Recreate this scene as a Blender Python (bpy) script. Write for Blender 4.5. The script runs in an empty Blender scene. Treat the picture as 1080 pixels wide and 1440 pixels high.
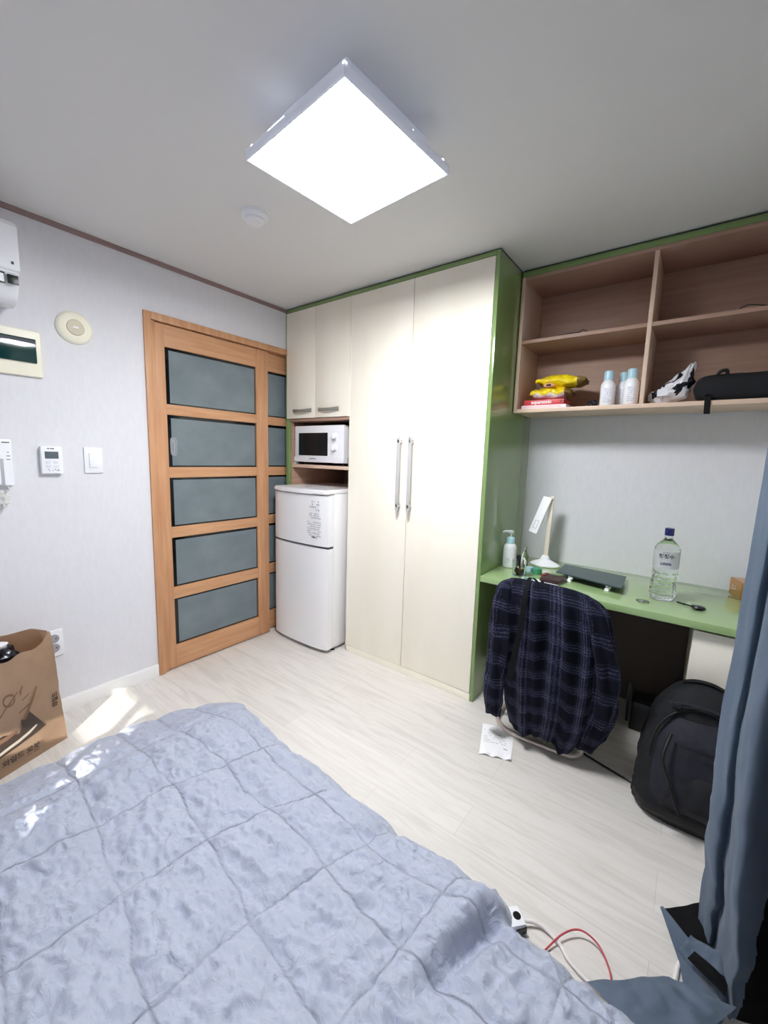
import bpy, bmesh, math, random
from math import sin, cos, pi, radians, sqrt, exp, atan2, hypot
from mathutils import Vector, Matrix, noise
random.seed(7)
SC = bpy.context.scene
COL = SC.collection
# ------------------------------------------------------------------ camera, light, exposure
cam_d = bpy.data.cameras.new('camera'); cam = bpy.data.objects.new('camera', cam_d); COL.objects.link(cam)
_r = Vector((0.79539706, 0.60535207, 0.02987294)); _u = Vector((-0.10439692, 0.08828678, 0.99060927)); _f = Vector((-0.59702999, 0.79104634, -0.13341994))
cam.matrix_world = Matrix.Translation((2.38461835, -1.95846978, 1.30749277)) @ Matrix((_r, _u, -_f)).transposed().to_4x4()
cam_d.sensor_fit = 'VERTICAL'; cam_d.sensor_height = 24.0; cam_d.lens = 575.676 / 1440 * 24.0
cam_d.clip_start = 0.02
SC.camera = cam
SC.view_settings.view_transform = 'Standard'; SC.view_settings.look = 'None'
SC.view_settings.gamma = 1.0; SC.view_settings.use_curve_mapping = False
SC.view_settings.exposure = 0.33
LAMP_POWER = 62.0
world = bpy.data.worlds.new('world'); SC.world = world; world.use_nodes = True
world.node_tree.nodes['Background'].inputs[0].default_value = (0.6, 0.75, 1.0, 1)
world.node_tree.nodes['Background'].inputs[1].default_value = 1.5
sun_d = bpy.data.lights.new('sun', 'SUN'); sun = bpy.data.objects.new('sun', sun_d); COL.objects.link(sun)
sun_d.energy = 8.0; sun_d.angle = radians(0.6); sun_d.color = (1.0, 0.96, 0.9)
sun.rotation_euler = Vector((-0.83, 1.0, -0.35)).to_track_quat('-Z', 'Y').to_euler()
try:
    SC.cycles.max_bounces = 14; SC.cycles.diffuse_bounces = 7; SC.cycles.transmission_bounces = 10
    SC.cycles.caustics_refractive = False; SC.cycles.caustics_reflective = False
    SC.cycles.sample_clamp_indirect = 6.0
except Exception: pass
H = 2.3
# ------------------------------------------------------------------ materials
def lin(c):
    f = lambda v: (v/255/12.92) if v/255 <= .04045 else ((v/255+.055)/1.055)**2.4
    return tuple(f(v) for v in c) + (1,)
MATS = {}
def mat(name, c, rough=.5, metal=0., trans=0., ior=1.45, emit=None, estr=0., coat=0., bump=None, c2=None, nscale=(5,5,5), ndetail=4, spec=.5, fac=(.35,.65), sheen=0., alpha=1.):
    m = bpy.data.materials.new(name); m.use_nodes = True; nt = m.node_tree; b = nt.nodes['Principled BSDF']
    b.inputs['Base Color'].default_value = lin(c); b.inputs['Roughness'].default_value = rough; b.inputs['Metallic'].default_value = metal
    b.inputs['Transmission Weight'].default_value = trans; b.inputs['IOR'].default_value = ior; b.inputs['Coat Weight'].default_value = coat
    b.inputs['Specular IOR Level'].default_value = spec; b.inputs['Sheen Weight'].default_value = sheen; b.inputs['Alpha'].default_value = alpha
    b.inputs['Coat Roughness'].default_value = .08
    if emit: b.inputs['Emission Color'].default_value = lin(emit); b.inputs['Emission Strength'].default_value = estr
    if c2 or bump:
        tc = nt.nodes.new('ShaderNodeTexCoord'); mp = nt.nodes.new('ShaderNodeMapping'); mp.inputs['Scale'].default_value = nscale
        nt.links.new(tc.outputs['Object'], mp.inputs[0]); n = nt.nodes.new('ShaderNodeTexNoise'); n.inputs['Detail'].default_value = ndetail
        n.inputs['Scale'].default_value = 1.0; nt.links.new(mp.outputs[0], n.inputs['Vector'])
        if c2:
            cr = nt.nodes.new('ShaderNodeValToRGB'); cr.color_ramp.elements[0].position = fac[0]; cr.color_ramp.elements[1].position = fac[1]
            cr.color_ramp.elements[0].color = lin(c); cr.color_ramp.elements[1].color = lin(c2)
            nt.links.new(n.outputs['Fac'], cr.inputs[0]); nt.links.new(cr.outputs[0], b.inputs['Base Color'])
        if bump:
            bp = nt.nodes.new('ShaderNodeBump'); bp.inputs['Strength'].default_value = bump; bp.inputs['Distance'].default_value = .004
            nt.links.new(n.outputs['Fac'], bp.inputs['Height']); nt.links.new(bp.outputs[0], b.inputs['Normal'])
    MATS[name] = m; return m
M_wall = mat('wallpaper', (221,221,225), .75, bump=.05, nscale=(70,70,24), c2=(224,224,229), ndetail=3)
M_wallb = mat('wallpaper_dim', (205,207,213), .75, bump=.12, nscale=(60,60,14), c2=(212,214,220), ndetail=3)
M_ceil = mat('ceiling_paper', (220,219,218), .8, bump=.05, nscale=(90,90,90), ndetail=3)
M_trim = mat('brown_molding', (140,118,116), .45)
M_base = mat('white_baseboard', (238,238,238), .35)
M_cream = mat('cream_laminate', (248,243,229), .36, c2=(245,239,223), nscale=(6,6,1), coat=.15)
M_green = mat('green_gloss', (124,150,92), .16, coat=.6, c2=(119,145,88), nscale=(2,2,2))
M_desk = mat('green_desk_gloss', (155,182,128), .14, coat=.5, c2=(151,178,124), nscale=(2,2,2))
M_shelf = mat('shaded_beige_laminate', (172,140,122), .5, c2=(160,128,110), nscale=(3,3,55), bump=.03)  # beige lowered to put the shade of the shelf interior into the colour
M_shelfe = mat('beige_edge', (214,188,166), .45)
M_oak = mat('orange_oak', (203,155,116), .42, c2=(186,135,96), nscale=(40,40,3), bump=.05, ndetail=6)
M_oakh = mat('orange_oak_rail', (204,157,118), .42, c2=(188,138,99), nscale=(40,3,40), bump=.05, ndetail=6)
M_frost = mat('frosted_film', (104,116,122), .32, c2=(122,133,138), nscale=(5,5,7), fac=(.3,.75))
M_glass = mat('clear_pane', (60,66,70), .05, trans=.85)
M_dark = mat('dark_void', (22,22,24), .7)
M_gap = mat('shadow_gap', (52,64,52), .7)  # shade of the narrow gaps above the units, put into dark strips
M_white = mat('white_plastic', (240,241,245), .3)
M_fridge = mat('white_enamel', (238,238,240), .28, coat=.2)
M_ivory = mat('ivory_plastic', (238,234,214), .35)
M_black = mat('black_plastic', (14,15,18), .3)
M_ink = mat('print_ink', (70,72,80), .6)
M_faint = mat('faint_print', (172,174,184), .6)
M_chrome = mat('chrome', (206,206,206), .28, metal=.35)
M_steel = mat('brushed_steel', (188,186,178), .4, metal=.35)
M_tube = mat('champagne_tube', (205,194,186), .28, metal=.5)
M_lcd = mat('grey_display', (95,105,110), .2)
M_tgreen = mat('dark_green_window', (12,52,50), .12, coat=.5)
M_kraft = mat('kraft_paper', (206,177,148), .7, c2=(196,166,137), nscale=(12,12,12), bump=.15)
M_kink = mat('brown_black_print', (66,54,46), .5)
M_kline = mat('brown_print', (122,92,70), .6)
M_silver = mat('silver_print', (190,180,165), .4)
M_curtain = mat('slate_curtain', (126,141,160), .8, c2=(114,131,151), nscale=(9,9,5), bump=.1, sheen=.2)
M_lining = mat('black_lining', (10,11,14), .8)
M_navy = mat('navy_cap', (28,30,92), .3)
M_blue = mat('pale_blue_plastic', (176,212,226), .3)
M_water = mat('clear_water', (246,250,250), .02, trans=1., ior=1.33)
M_cglass = mat('clear_glass', (245,248,246), .03, trans=1., ior=1.3)
M_plate = mat('dark_green_grey', (62,80,82), .4)
M_bag = mat('black_nylon', (9,10,14), .8, c2=(16,18,24), nscale=(25,25,25), bump=.25)
M_bag2 = mat('charcoal_nylon', (28,31,42), .75, c2=(19,22,31), nscale=(30,30,30), bump=.2)
M_bagb = mat('black_rubber', (10,10,12), .5)
M_red = mat('red_cover', (205,62,66), .4)
M_pink = mat('pale_pink', (238,205,205), .5)
M_yellow = mat('yellow_foil', (240,216,20), .28, c2=(226,196,30), nscale=(25,25,25), bump=.4)
M_foilw = mat('white_foil', (232,228,232), .35)
M_brownf = mat('brown_foil', (120,98,50), .35)
M_gold = mat('gold_foil', (214,158,98), .15, metal=.9)
M_card = mat('cardboard', (150,112,84), .7)
M_tan = mat('tan_bits', (198,168,120), .6)
M_teal = mat('teal_plastic', (95,190,150), .2, trans=.4)
M_wallet = mat('dark_brown_leather', (62,40,42), .4, bump=.2, nscale=(80,80,80))
M_wred = mat('maroon_leather', (120,52,54), .4)
M_paper = mat('white_paper', (240,240,244), .6, c2=(232,232,238), nscale=(30,30,30))
M_cable = mat('white_cable', (232,226,224), .4)
M_rcable = mat('red_cable', (190,78,84), .4)
M_bfoil = mat('black_film', (16,16,28), .25)
M_wfoil = mat('white_film', (222,222,226), .3, bump=.3, nscale=(30,30,30))
M_lampw = mat('lamp_frame_white', (225,228,238), .4, emit=(205,215,235), estr=.12)  # faint emission added to brighten the sides of the frame
M_diff = mat('lamp_diffuser', (255,255,255), .5, emit=(250,252,255), estr=LAMP_POWER)
M_leak = mat('lamp_leak', (255,255,255), .5, emit=(235,242,255), estr=9.)
M_pane = mat('daylight_pane', (225,232,238), .15, trans=.0)

def floor_mat():
    m = bpy.data.materials.new('pale_wood_laminate'); m.use_nodes = True; nt = m.node_tree; N = nt.nodes; L = nt.links; b = N['Principled BSDF']
    tc = N.new('ShaderNodeTexCoord')
    br = N.new('ShaderNodeTexBrick'); mpb = N.new('ShaderNodeMapping'); mpb.inputs['Scale'].default_value = (1, 1, 1)
    L.new(tc.outputs['Object'], mpb.inputs[0]); L.new(mpb.outputs[0], br.inputs['Vector'])
    br.inputs['Scale'].default_value = 1.0; br.inputs['Brick Width'].default_value = .92; br.inputs['Row Height'].default_value = .155; br.inputs['Mortar Size'].default_value = .0012
    br.inputs['Color1'].default_value = lin((221,217,212)); br.inputs['Color2'].default_value = lin((215,211,205)); br.inputs['Mortar'].default_value = lin((200,195,188))
    br.offset = .37; br.inputs['Mortar Smooth'].default_value = .6
    mp = N.new('ShaderNodeMapping'); mp.inputs['Scale'].default_value = (3.2, 34, 1); L.new(tc.outputs['Object'], mp.inputs[0])
    n = N.new('ShaderNodeTexNoise'); n.inputs['Scale'].default_value = 1.; n.inputs['Detail'].default_value = 7; n.inputs['Distortion'].default_value = 1.1; L.new(mp.outputs[0], n.inputs['Vector'])
    cr = N.new('ShaderNodeValToRGB'); cr.color_ramp.elements[0].position = .34; cr.color_ramp.elements[0].color = (.80, .785, .765, 1); cr.color_ramp.elements[1].position = .56; cr.color_ramp.elements[1].color = (1, 1, 1, 1)
    L.new(n.outputs['Fac'], cr.inputs[0])
    mx = N.new('ShaderNodeMix'); mx.data_type = 'RGBA'; mx.blend_type = 'MULTIPLY'; mx.inputs[0].default_value = .6
    L.new(br.outputs['Color'], mx.inputs[6]); L.new(cr.outputs[0], mx.inputs[7]); L.new(mx.outputs[2], b.inputs['Base Color'])
    b.inputs['Roughness'].default_value = .42
    bp = N.new('ShaderNodeBump'); bp.inputs['Strength'].default_value = .08; bp.inputs['Distance'].default_value = .003; L.new(n.outputs['Fac'], bp.inputs['Height']); L.new(bp.outputs[0], b.inputs['Normal'])
    return m
M_floor = floor_mat()

def quilt_mat():
    m = bpy.data.materials.new('blue_grey_quilt'); m.use_nodes = True; nt = m.node_tree; N = nt.nodes; L = nt.links; b = N['Principled BSDF']
    at = N.new('ShaderNodeAttribute'); at.attribute_name = 'stitch'
    mx = N.new('ShaderNodeMix'); mx.data_type = 'RGBA'; mx.inputs[6].default_value = lin((171,178,196)); mx.inputs[7].default_value = lin((92,96,112))
    L.new(at.outputs['Fac'], mx.inputs[0]); L.new(mx.outputs[2], b.inputs['Base Color'])
    b.inputs['Roughness'].default_value = .7; b.inputs['Sheen Weight'].default_value = .25
    tc = N.new('ShaderNodeTexCoord'); n = N.new('ShaderNodeTexNoise'); n.inputs['Scale'].default_value = 22; n.inputs['Detail'].default_value = 6; n.inputs['Distortion'].default_value = 1.5
    L.new(tc.outputs['Object'], n.inputs['Vector']); bp = N.new('ShaderNodeBump'); bp.inputs['Strength'].default_value = .7; bp.inputs['Distance'].default_value = .014
    L.new(n.outputs['Fac'], bp.inputs['Height']); L.new(bp.outputs[0], b.inputs['Normal'])
    return m
M_quilt = quilt_mat()

def plaid_mat():
    m = bpy.data.materials.new('navy_plaid_flannel'); m.use_nodes = True; nt = m.node_tree; N = nt.nodes; L = nt.links; b = N['Principled BSDF']
    uv = N.new('ShaderNodeUVMap'); uv.uv_map = 'UVMap'; sp = N.new('ShaderNodeSeparateXYZ'); L.new(uv.outputs[0], sp.inputs[0])
    def M2(op, a, bb):
        x = N.new('ShaderNodeMath'); x.operation = op
        for i, v in enumerate((a, bb)):
            if v is None: continue
            if isinstance(v, (int, float)): x.inputs[i].default_value = v
            else: L.new(v, x.inputs[i])
        return x.outputs[0]
    def band(src, per, off, w):      # 1 inside a stripe
        f = M2('FRACT', M2('ADD', M2('MULTIPLY', src, 1/per), off), None)
        return M2('LESS_THAN', M2('ABSOLUTE', M2('SUBTRACT', f, .5), None), w)
    wv = N.new('ShaderNodeTexNoise'); wv.inputs['Scale'].default_value = 240; wv.inputs['Detail'].default_value = 2; L.new(uv.outputs[0], wv.inputs['Vector'])
    nb = N.new('ShaderNodeTexNoise'); nb.inputs['Scale'].default_value = 55; nb.inputs['Detail'].default_value = 3; L.new(uv.outputs[0], nb.inputs['Vector'])
    brk = M2('MULTIPLY', M2('GREATER_THAN', wv.outputs['Fac'], .46), M2('MULTIPLY', nb.outputs['Fac'], 1.3))
    tot = None
    for src in (sp.outputs['X'], sp.outputs['Y']):
        for off, w in ((0, .035), (.13, .03), (-.13, .03), (.25, .012)):
            v = band(src, .092, off, w); tot = v if tot is None else M2('ADD', tot, v)
    light = M2('MULTIPLY', tot, brk)
    wide = None
    for src in (sp.outputs['X'], sp.outputs['Y']):
        v = band(src, .092, 0, .22); wide = v if wide is None else M2('ADD', wide, v)
    mx1 = N.new('ShaderNodeMix'); mx1.data_type = 'RGBA'; mx1.inputs[6].default_value = lin((9,12,26)); mx1.inputs[7].default_value = lin((24,27,50))
    L.new(M2('MULTIPLY', wide, .5), mx1.inputs[0])
    mx2 = N.new('ShaderNodeMix'); mx2.data_type = 'RGBA'; mx2.inputs[7].default_value = lin((120,120,142)); L.new(mx1.outputs[2], mx2.inputs[6])
    L.new(M2('MULTIPLY', light, .27), mx2.inputs[0]); L.new(mx2.outputs[2], b.inputs['Base Color'])
    b.inputs['Roughness'].default_value = .9; b.inputs['Specular IOR Level'].default_value = .2
    return m
M_plaid = plaid_mat()

# ------------------------------------------------------------------ mesh helpers
class B:
    def __init__(s): s.bm = bmesh.new()
    def _merge(s, t, mi, smooth=True):
        for f in t.faces: f.material_index = mi; f.smooth = smooth
        me = bpy.data.meshes.new('tmp'); t.to_mesh(me); t.free(); s.bm.from_mesh(me); bpy.data.meshes.remove(me)
    def box(s, x0, x1, y0, y1, z0, z1, bev=.0015, mi=0, M=None, seg=2):
        t = bmesh.new(); bmesh.ops.create_cube(t, size=1)
        for v in t.verts: v.co = Vector(((x0+x1)/2 + v.co.x*(x1-x0), (y0+y1)/2 + v.co.y*(y1-y0), (z0+z1)/2 + v.co.z*(z1-z0)))
        if bev: bmesh.ops.bevel(t, geom=list(t.edges), offset=min(bev, abs(x1-x0)/2.2, abs(y1-y0)/2.2, abs(z1-z0)/2.2), segments=seg, affect='EDGES', profile=.6)
        if M is not None: t.transform(M)
        s._merge(t, mi); return s
    def tube(s, pts, r, n=10, mi=0, closed=False, cap=True):
        pts = [Vector(p) for p in pts]; t = bmesh.new(); rings = []; N = len(pts); rr = r if isinstance(r, (list, tuple)) else [r]*N
        prev = None
        for i, p in enumerate(pts):
            if closed: d = pts[(i+1) % N]-pts[i-1]
            else: d = pts[min(i+1, N-1)]-pts[max(i-1, 0)]
            if d.length < 1e-9: d = Vector((0, 0, 1))
            d.normalize()
            if prev is None: a = d.orthogonal().normalized()
            else: a = (prev - d*prev.dot(d)); a = a.normalized() if a.length > 1e-6 else d.orthogonal().normalized()
            prev = a; b2 = d.cross(a)
            rings.append([t.verts.new(p + (a*cos(2*pi*k/n)+b2*sin(2*pi*k/n))*rr[i]) for k in range(n)])
        for i in range(N if closed else N-1):
            A, Bq = rings[i], rings[(i+1) % N]
            for k in range(n): t.faces.new((A[k], A[(k+1) % n], Bq[(k+1) % n], Bq[k]))
        if cap and not closed: t.faces.new(rings[0][::-1]); t.faces.new(rings[-1])
        s._merge(t, mi); return s
    def lathe(s, prof, c, n=32, mi=0, M=None, fn=None):
        """prof: (r, z) from the bottom up; c: centre"""
        t = bmesh.new(); rings = []
        for r, z in prof:
            rings.append([t.verts.new((r*cos(2*pi*k/n), r*sin(2*pi*k/n), z)) for k in range(n)] if r > 1e-6 else [t.verts.new((0, 0, z))])
        for A, Bq in zip(rings, rings[1:]):
            for k in range(n):
                a, a2, b1, b2 = A[k % len(A)], A[(k+1) % len(A)], Bq[k % len(Bq)], Bq[(k+1) % len(Bq)]
                vs = []
                for v in (a, a2, b2, b1):
                    if v not in vs: vs.append(v)
                if len(vs) > 2: t.faces.new(vs)
        for e, flip in ((rings[0], True), (rings[-1], False)):
            if len(e) > 1: t.faces.new(e[::-1] if flip else e)
        if fn:
            for v in t.verts: v.co = fn(v.co.copy())
        if M is not None: t.transform(M)
        t.transform(Matrix.Translation(c)); s._merge(t, mi); return s
    def grid(s, fn, nu, nv, mi=0, closeu=False, mif=None, thick=0, uv=None):
        """fn(u, v) -> point, u and v in 0..1"""
        t = bmesh.new(); W = nu if closeu else nu+1
        vs = [[t.verts.new(fn(i/nu, j/nv)) for i in range(W)] for j in range(nv+1)]
        fs = []
        for j in range(nv):
            for i in range(nu):
                i2 = (i+1) % W if closeu else i+1
                f = t.faces.new((vs[j][i], vs[j][i2], vs[j+1][i2], vs[j+1][i])); fs.append((f, i, j))
        if uv:
            lay = t.loops.layers.uv.new('UVMap')
            for f, i, j in fs:
                for l, (a, b_) in zip(f.loops, ((i, j), (i+1, j), (i+1, j+1), (i, j+1))): l[lay].uv = uv(a/nu, b_/nv)
        for f in t.faces: f.smooth = True; f.material_index = mi
        if mif:
            for f, i, j in fs: f.material_index = mif((i+.5)/nu, (j+.5)/nv)
        if thick:
            bmesh.ops.solidify(t, geom=list(t.faces), thickness=thick)
            for f in t.faces: f.smooth = True
        me = bpy.data.meshes.new('tmp'); t.to_mesh(me); t.free(); s.bm.from_mesh(me); bpy.data.meshes.remove(me); return s
    def prism(s, poly, o, a, b2, t0, t1, mi=0, bev=0):
        """polygon (u, v) in the plane o + u*a + v*b2, from t0 to t1 along its normal"""
        o, a, b2 = Vector(o), Vector(a), Vector(b2); nn = a.cross(b2).normalized(); t = bmesh.new()
        lo = [t.verts.new(o+a*u+b2*v+nn*t0) for u, v in poly]; hi = [t.verts.new(o+a*u+b2*v+nn*t1) for u, v in poly]
        t.faces.new(lo[::-1]); t.faces.new(hi); k = len(poly)
        for i in range(k): t.faces.new((lo[i], lo[(i+1) % k], hi[(i+1) % k], hi[i]))
        if bev: bmesh.ops.bevel(t, geom=list(t.edges), offset=bev, segments=2, affect='EDGES')
        s._merge(t, mi); return s
    def text(s, body, size, o, a, b2, mi=0, align='CENTER', off=.0006, bold=0.):
        c = bpy.data.curves.new('txt', 'FONT'); c.body = body; c.size = size; c.align_x = align; c.align_y = 'CENTER'; c.resolution_u = 3; c.offset = bold
        ob = bpy.data.objects.new('txt', c); COL.objects.link(ob)
        me = bpy.data.meshes.new_from_object(ob.evaluated_get(bpy.context.evaluated_depsgraph_get()))
        bpy.data.objects.remove(ob); bpy.data.curves.remove(c)
        a, b2 = Vector(a).normalized(), Vector(b2).normalized(); nn = a.cross(b2)
        me.transform(Matrix.Translation(Vector(o)+nn*off) @ Matrix((a, b2, nn)).transposed().to_4x4())
        t = bmesh.new(); t.from_mesh(me); bpy.data.meshes.remove(me); s._merge(t, mi); return s
    def marks(s, o, a, b2, w, h, rows, mi=0, fill=.55, off=.0006, seed=1, dens=.8):
        """rows of small illegible print"""
        rnd = random.Random(seed); a, b2 = Vector(a).normalized(), Vector(b2).normalized(); nn = a.cross(b2); o = Vector(o)
        t = bmesh.new()
        for r in range(rows):
            v0 = -h*(r+1)/rows + h/rows*(1-fill)/2; v1 = v0 + h/rows*fill; u = 0
            while u < w*.96:
                l = rnd.uniform(.04, .13)*w
                if rnd.random() < dens:
                    u1 = min(u+l, w); t.faces.new([t.verts.new(o+a*x+b2*y+nn*off) for x, y in ((u, v0), (u1, v0), (u1, v1), (u, v1))])
                u += l + w*.03
            if rnd.random() < .2: pass
        s._merge(t, mi, False); return s
ORG = {}
def put(name, b, mats, parent=None, loc=None, sharp=35):
    me = bpy.data.meshes.new(name); bmesh.ops.recalc_face_normals(b.bm, faces=b.bm.faces) if getattr(b, 'recalc', False) else None
    b.bm.to_mesh(me); b.bm.free()
    for m in (mats if isinstance(mats, (list, tuple)) else [mats]): me.materials.append(m)
    if sharp: me.set_sharp_from_angle(angle=radians(sharp))
    o = bpy.data.objects.new(name, me); COL.objects.link(o)
    if parent is not None:
        w = ORG[parent.name]; me.transform(Matrix.Translation(-w)); o.parent = parent; ORG[o.name] = w
    else:
        if loc is None:
            xs = [v.co for v in me.vertices]; loc = (sum(v.x for v in xs)/len(xs), sum(v.y for v in xs)/len(xs), min(v.z for v in xs))
        w = Vector(loc); me.transform(Matrix.Translation(-w)); o.location = w; ORG[o.name] = w
    return o
def tag(o, label, cat, group=None, kind=None):
    if label: o['label'] = label
    if cat: o['category'] = cat
    if group: o['group'] = group
    if kind: o['kind'] = kind
    return o
def thing(name, label, cat, loc, group=None, kind=None):
    o = bpy.data.objects.new(name, None); o.empty_display_size = .05; COL.objects.link(o); o.location = loc; ORG[o.name] = Vector(loc)
    return tag(o, label, cat, group, kind)
def dup(root, delta, label):
    r = root.copy(); COL.objects.link(r); r.location = root.location + Vector(delta); r['label'] = label
    for ch in list(root.children):
        c = ch.copy(); COL.objects.link(c); c.parent = r
        for g in list(ch.children):
            d = g.copy(); COL.objects.link(d); d.parent = c
    return r
def cr(pts, n):
    """Catmull-Rom samples"""
    P = [Vector(p) for p in pts]; out = []
    P = [P[0]*2-P[1]] + P + [P[-1]*2-P[-2]]
    segs = len(P)-3
    for k in range(n+1):
        x = k/n*segs; i = min(int(x), segs-1); t = x-i; a, b_, c, d = P[i:i+4]
        out.append(.5*((2*b_)+(-a+c)*t+(2*a-5*b_+4*c-d)*t*t+(-a+3*b_-3*c+d)*t**3))
    return out
def interp(tab, x):
    if x <= tab[0][0]: return tab[0][1]
    for (a, va), (b_, vb) in zip(tab, tab[1:]):
        if x <= b_: return va+(vb-va)*(x-a)/(b_-a)
    return tab[-1][1]
def fbm(p, o=4): return noise.fractal(Vector(p), 1.0, 2.0, o)
def struct(name, b, mats, label=None, loc=None):
    o = put(name, b, mats, loc=loc); o['kind'] = 'structure'; o['label'] = label or name.replace('_', ' '); o['category'] = name.split('_')[0]; return o

# ------------------------------------------------------------------ room shell
XR, YF, YB = 2.80, -3.0, .62
b = B(); b.box(-1.2, XR+.1, YF-.1, YB+.1, -.05, 0, 0); struct('floor', b, M_floor, 'pale whitewashed wood laminate floor', loc=(0, 0, 0))
b = B(); b.box(-.1, XR+.1, YF-.1, YB+.1, H, H+.05, 0); struct('ceiling', b, M_ceil, 'plain light grey papered ceiling')
DY0, DY1, DZ = -.942, .56, 2.03          # doorway in the left wall
b = B(); b.box(-.1, 0, YF-.1, DY0, 0, H, 0); b.box(-.1, 0, DY0, YB, DZ, H, 0); b.box(-.1, 0, DY1, YB, 0, DZ, 0)
struct('wall_left', b, M_wall, 'pale bluish white wall around the sliding door')
b = B(); b.box(-.1, XR+.1, YB, YB+.1, 0, H, 0); struct('wall_back', b, M_wall, 'pale grey wall behind the green desk')
b = B(); b.box(XR, XR+.1, YF, YB, 0, H, 0); struct('wall_right', b, M_wall, 'plain wall behind the slate curtain')
wx0, wx1, wz0, wz1 = 1.25, 2.05, .525, .78
b = B(); b.box(-.1, wx0, YF-.1, YF, 0, H, 0); b.box(wx1, XR+.1, YF-.1, YF, 0, H, 0); b.box(wx0, wx1, YF-.1, YF, 0, wz0, 0); b.box(wx0, wx1, YF-.1, YF, wz1, H, 0)
struct('wall_front', b, M_wall, 'wall behind the camera with a low window')
w2 = thing('window_1', 'low window behind the camera', 'window', (1.6, YF, wz0), kind='structure')
b = B()
b.box(wx0-.03, wx0+.04, YF-.006, YF+.006, wz0-.03, wz1+.03); b.box(1.915, wx1+.03, YF-.006, YF+.006, wz0-.03, wz1+.03)
b.box(wx0+.04, 1.915, YF-.006, YF+.006, wz0-.03, wz0+.03); b.box(wx0+.04, 1.915, YF-.006, YF+.006, .655, wz1+.03); b.box(1.735, 1.790, YF-.006, YF+.006, wz0+.03, .655)  # unseen frame, its opening sized to shape the sun on the floor
put('window_frame', b, M_white, w2)
for nm, xa, xb, xc in (('wall_hallway', -1.2, -1.15, 0),):
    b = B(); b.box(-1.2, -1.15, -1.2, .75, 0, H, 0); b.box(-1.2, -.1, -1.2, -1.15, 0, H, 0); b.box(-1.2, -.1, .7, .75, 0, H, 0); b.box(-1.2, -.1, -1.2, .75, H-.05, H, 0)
    struct(nm, b, M_dark, 'dark hallway beyond the sliding door')  # near-black colour stands for the unlit hallway
b = B(); b.box(0, .011, YF, DY0-.002, 0, .068, .001); b.box(0, .008, YF, DY0-.002, .066, .074, .002); struct('baseboard_left', b, M_base, 'white baseboard left of the door')
b = B(); b.box(XR-.011, XR, YF, YB, 0, .074, .001); struct('baseboard_right', b, M_base, 'white baseboard on the curtain side')
b = B(); b.box(0, .014, YF, -.001, 2.274, 2.296, .002); struct('trim_1', b, M_trim, 'thin brown ceiling molding on the left wall')
b = B(); b.box(0, .02, YF, -.001, 2.295, 2.3, .001); struct('trim_2', b, M_ceil, 'thin pale strip above the brown molding')

# ------------------------------------------------------------------ sliding door
door = thing('door_1', 'orange oak sliding door with five frosted glass panes', 'door', (0, -.5, 0), kind='structure')
b = B()
b.box(-.09, .014, DY0, -.905, 0, DZ, .002); b.box(-.09, .003, -.905, -.884, 0, 1.99, .001)      # jamb and its track lip
b.box(-.09, .014, -.9045, .0, 1.992, DZ, .002); b.box(-.09, -.02, .0, DY1, 1.992, DZ, .002); b.box(-.09, -.02, .53, DY1, 0, 1.99, .002)
b.box(-.09, -.045, -.884, .53, 1.98, 1.992, .0)
put('door_frame', b, M_oak, door)
OPEN = [(.145, .435), (.505, .803), (.866, 1.153), (1.213, 1.506), (1.563, 1.870)]
def leaf(name, x1, y0, y1, sl, sr, handle):
    th = .032; x0 = x1-th; b = B()
    b.box(x0, x1, y0, y0+sl, .008, 1.986, .002, 0); b.box(x0, x1, y1-sr, y1, .008, 1.986, .002, 0)
    zs = [.008] + [z for o in OPEN for z in o] + [1.986]
    for k in range(0, len(zs), 2): b.box(x0+.001, x1-.001, y0+sl, y1-sr, zs[k], zs[k+1], .0015, 1)
    pl = put(name, b, [M_oak, M_oakh], door)
    for k, (za, zb) in enumerate(OPEN):
        b = B(); b.box(x0+.012, x0+.017, y0+sl, y1-sr, za, zb, 0, 0)
        b.box(x0+.0172, x0+.0185, y0+sl+.026, y1-sr-.006, za+.009, zb-.014-.004*(k % 2), 0, 1)
        put('glass_pane', b, [M_glass, M_frost], pl)
    if handle:
        b = B(); hy, hz = -.800, 1.330; ring = []
        for k in range(28):
            a = 2*pi*k/28; ca, sa = cos(a), sin(a); e = .45
            ring.append((x1-.012, hy+.0155*abs(ca)**e*(1 if ca > 0 else -1), hz+.047*abs(sa)**e*(1 if sa > 0 else -1)))
        b.tube(ring, .0045, 8, closed=True); b.box(x1-.016, x1-.013, hy-.012, hy+.012, hz-.042, hz+.042, .001)
        b.tube([(x1-.011, hy, hz-.026), (x1-.011, hy, hz+.026)], .0035, 8)
        put('door_handle', b, mat('door_pull_steel', (168,172,178), .3, metal=.4), pl)
    return pl
leaf('door_panel', .0, -.883, -.155, .048, .092, True)
leaf('door_panel', -.042, -.262, .528, .092, .05, False)

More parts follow.
